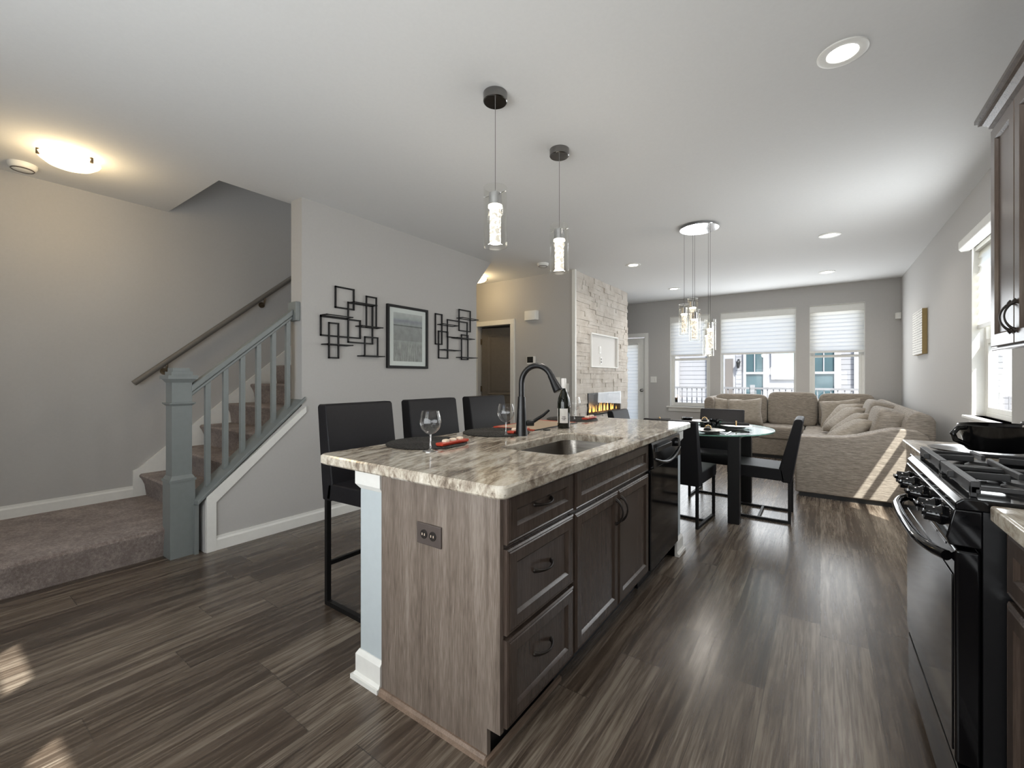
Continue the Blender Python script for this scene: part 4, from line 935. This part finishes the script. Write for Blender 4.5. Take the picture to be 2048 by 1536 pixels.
for i, (x, y, a, w) in enumerate(SET):
    lay(plate_('white dinner plate ' + w), x, y, 0)
    f = Vector((-sin(a), cos(a))); q = Vector((cos(a), sin(a)))
    for sg, mk, nm in ((1, fork_, 'fork '), (-1, knife_, 'knife ')):
        lay(mk('silver ' + nm + w), x+q.x*.165*sg, y+q.y*.165*sg, a)
    n = napkin_('rolled black napkin with jeweled ring ' + w); lay(n, x, y, [radians(8), radians(98), radians(100), radians(35)][i], .776)
for x, y, a, lab in ((-1.13, 4.76, 2.6, 'black cup farthest from the viewer near the rolled napkin'), (-.86, 4.70, .3, 'black cup in the middle of the glass table'), (-.84, 4.36, 2.2, 'black cup nearest the viewer on the glass table')): lay(cup_(lab), x, y, a)

# ------------------------------------------------------------------ sectional sofa and pillows
SO = thing('sectional_sofa', 'beige tweed corner sofa under the windows', 'sofa', (0, 7, 0))
FZ = .045
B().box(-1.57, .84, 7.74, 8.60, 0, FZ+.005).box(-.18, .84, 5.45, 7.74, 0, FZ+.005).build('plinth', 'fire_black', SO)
B().box(-1.58, .86, 7.72, 8.62, FZ, .30).box(-.20, .86, 5.62, 7.72, FZ, .30).build('base', 'sofa_fabric', SO, bevel=.02, seg=3)
prof = [(-.21, FZ), (-.21, .60)]
ctl = [(-.21, .60), (-.19, .625), (0, .628), (.18, .636), (.30, .66), (.42, .70), (.55, .742), (.65, .752), (.74, .74), (.80, .70), (.83, .64)]
prof = [(-.21, FZ)] + ctl + [(.84, FZ)]
B().prism(prof, 'y', 5.42, 5.66).build('end_arm', 'sofa_fabric', SO, bevel=.03, seg=4)
B().prism([(-1.60, FZ), (-1.60, .84), (-1.57, .90), (-1.52, .915), (-1.47, .90), (-1.44, .84), (-1.44, FZ)], 'y', 7.86, 8.60).build('side_arm', 'sofa_fabric', SO, bevel=.03, seg=3)
B().prism([(8.36, .30), (8.62, .30), (8.64, .84), (8.60, .88), (8.50, .90), (8.42, .86)], 'x', -1.58, .86).build('back_frame', 'sofa_fabric', SO, bevel=.03, seg=3)
B().prism([(.60, .30), (.87, .30), (.875, .82), (.85, .875), (.76, .915), (.70, .89), (.66, .80)], 'y', 5.50, 8.62).build('side_back_frame', 'sofa_fabric', SO, bevel=.04, seg=4)
for x0, x1 in ((-1.44, -.80), (-.80, -.19), (-.19, .60)): B().superbox(((x0+x1)/2, 8.06, .39), ((x1-x0)/2-.004, .37, .10), .22, 40, 16).build('seat_cushion', 'sofa_fabric', SO, smooth=60)
for y0, y1 in ((5.66, 6.68), (6.68, 7.70)): B().superbox((.19, (y0+y1)/2, .39), (.39, (y1-y0)/2-.004, .10), .22, 40, 16).build('seat_cushion', 'sofa_fabric', SO, smooth=60)
rx = Matrix.Rotation(radians(-11), 3, 'X')
for x0, x1, zt in ((-1.50, -.70, .94), (-.70, -.03, .985), (-.02, .66, .975)): B().superbox(((x0+x1)/2, 8.30, (zt+.46)/2), ((x1-x0)/2-.003, .13, (zt-.46)/2+.01), .30, 44, 20, rx).build('back_cushion', 'sofa_fabric', SO, smooth=60)
ry = Matrix.Rotation(radians(-14), 3, 'Y').inverted()
for y0, y1, zt in ((5.72, 6.62, .89), (6.66, 7.56, .93)): B().superbox((.56, (y0+y1)/2, (zt+.46)/2), (.13, (y1-y0)/2-.003, (zt-.46)/2+.015), .32, 44, 20, ry).build('back_cushion', 'sofa_fabric', SO, smooth=60)
def throw(c, w, h, t, yaw, lean, roll, label, mat='pillow_fabric'):
    rot = Matrix.Rotation(radians(yaw), 3, 'Z') @ Matrix.Rotation(radians(-lean), 3, 'X') @ Matrix.Rotation(radians(roll), 3, 'Y')
    o = B().pillow((0, 0, 0), w, h, t, rot).build('throw_pillow', mat, smooth=70); o.location = c
    return tag(o, label, 'throw pillow', 'beige throw pillows on the sofa')
throw((-1.27, 7.95, .69), .44, .42, .15, 8, 18, 3, 'beige throw pillow mostly behind another at the sofa end near the railing window')
throw((-.98, 7.80, .68), .50, .46, .18, 2, 22, -4, 'beige throw pillow leaning in front of another beside the dining chair back')
throw((.24, 8.00, .70), .50, .46, .16, -14, 26, -8, 'beige throw pillow upright in the sofa corner')
throw((.26, 7.60, .69), .48, .46, .15, -62, 40, -6, 'beige throw pillow second in the leaning corner pile')
throw((.25, 7.12, .68), .48, .46, .15, -72, 46, -6, 'beige throw pillow in the middle of the leaning corner pile')
throw((.30, 6.62, .66), .46, .44, .14, -78, 50, -5, 'beige throw pillow behind the front pillow of the pile')
throw((.26, 6.12, .63), .46, .46, .15, -82, 56, -4, 'front beige throw pillow just behind the sofa arm')
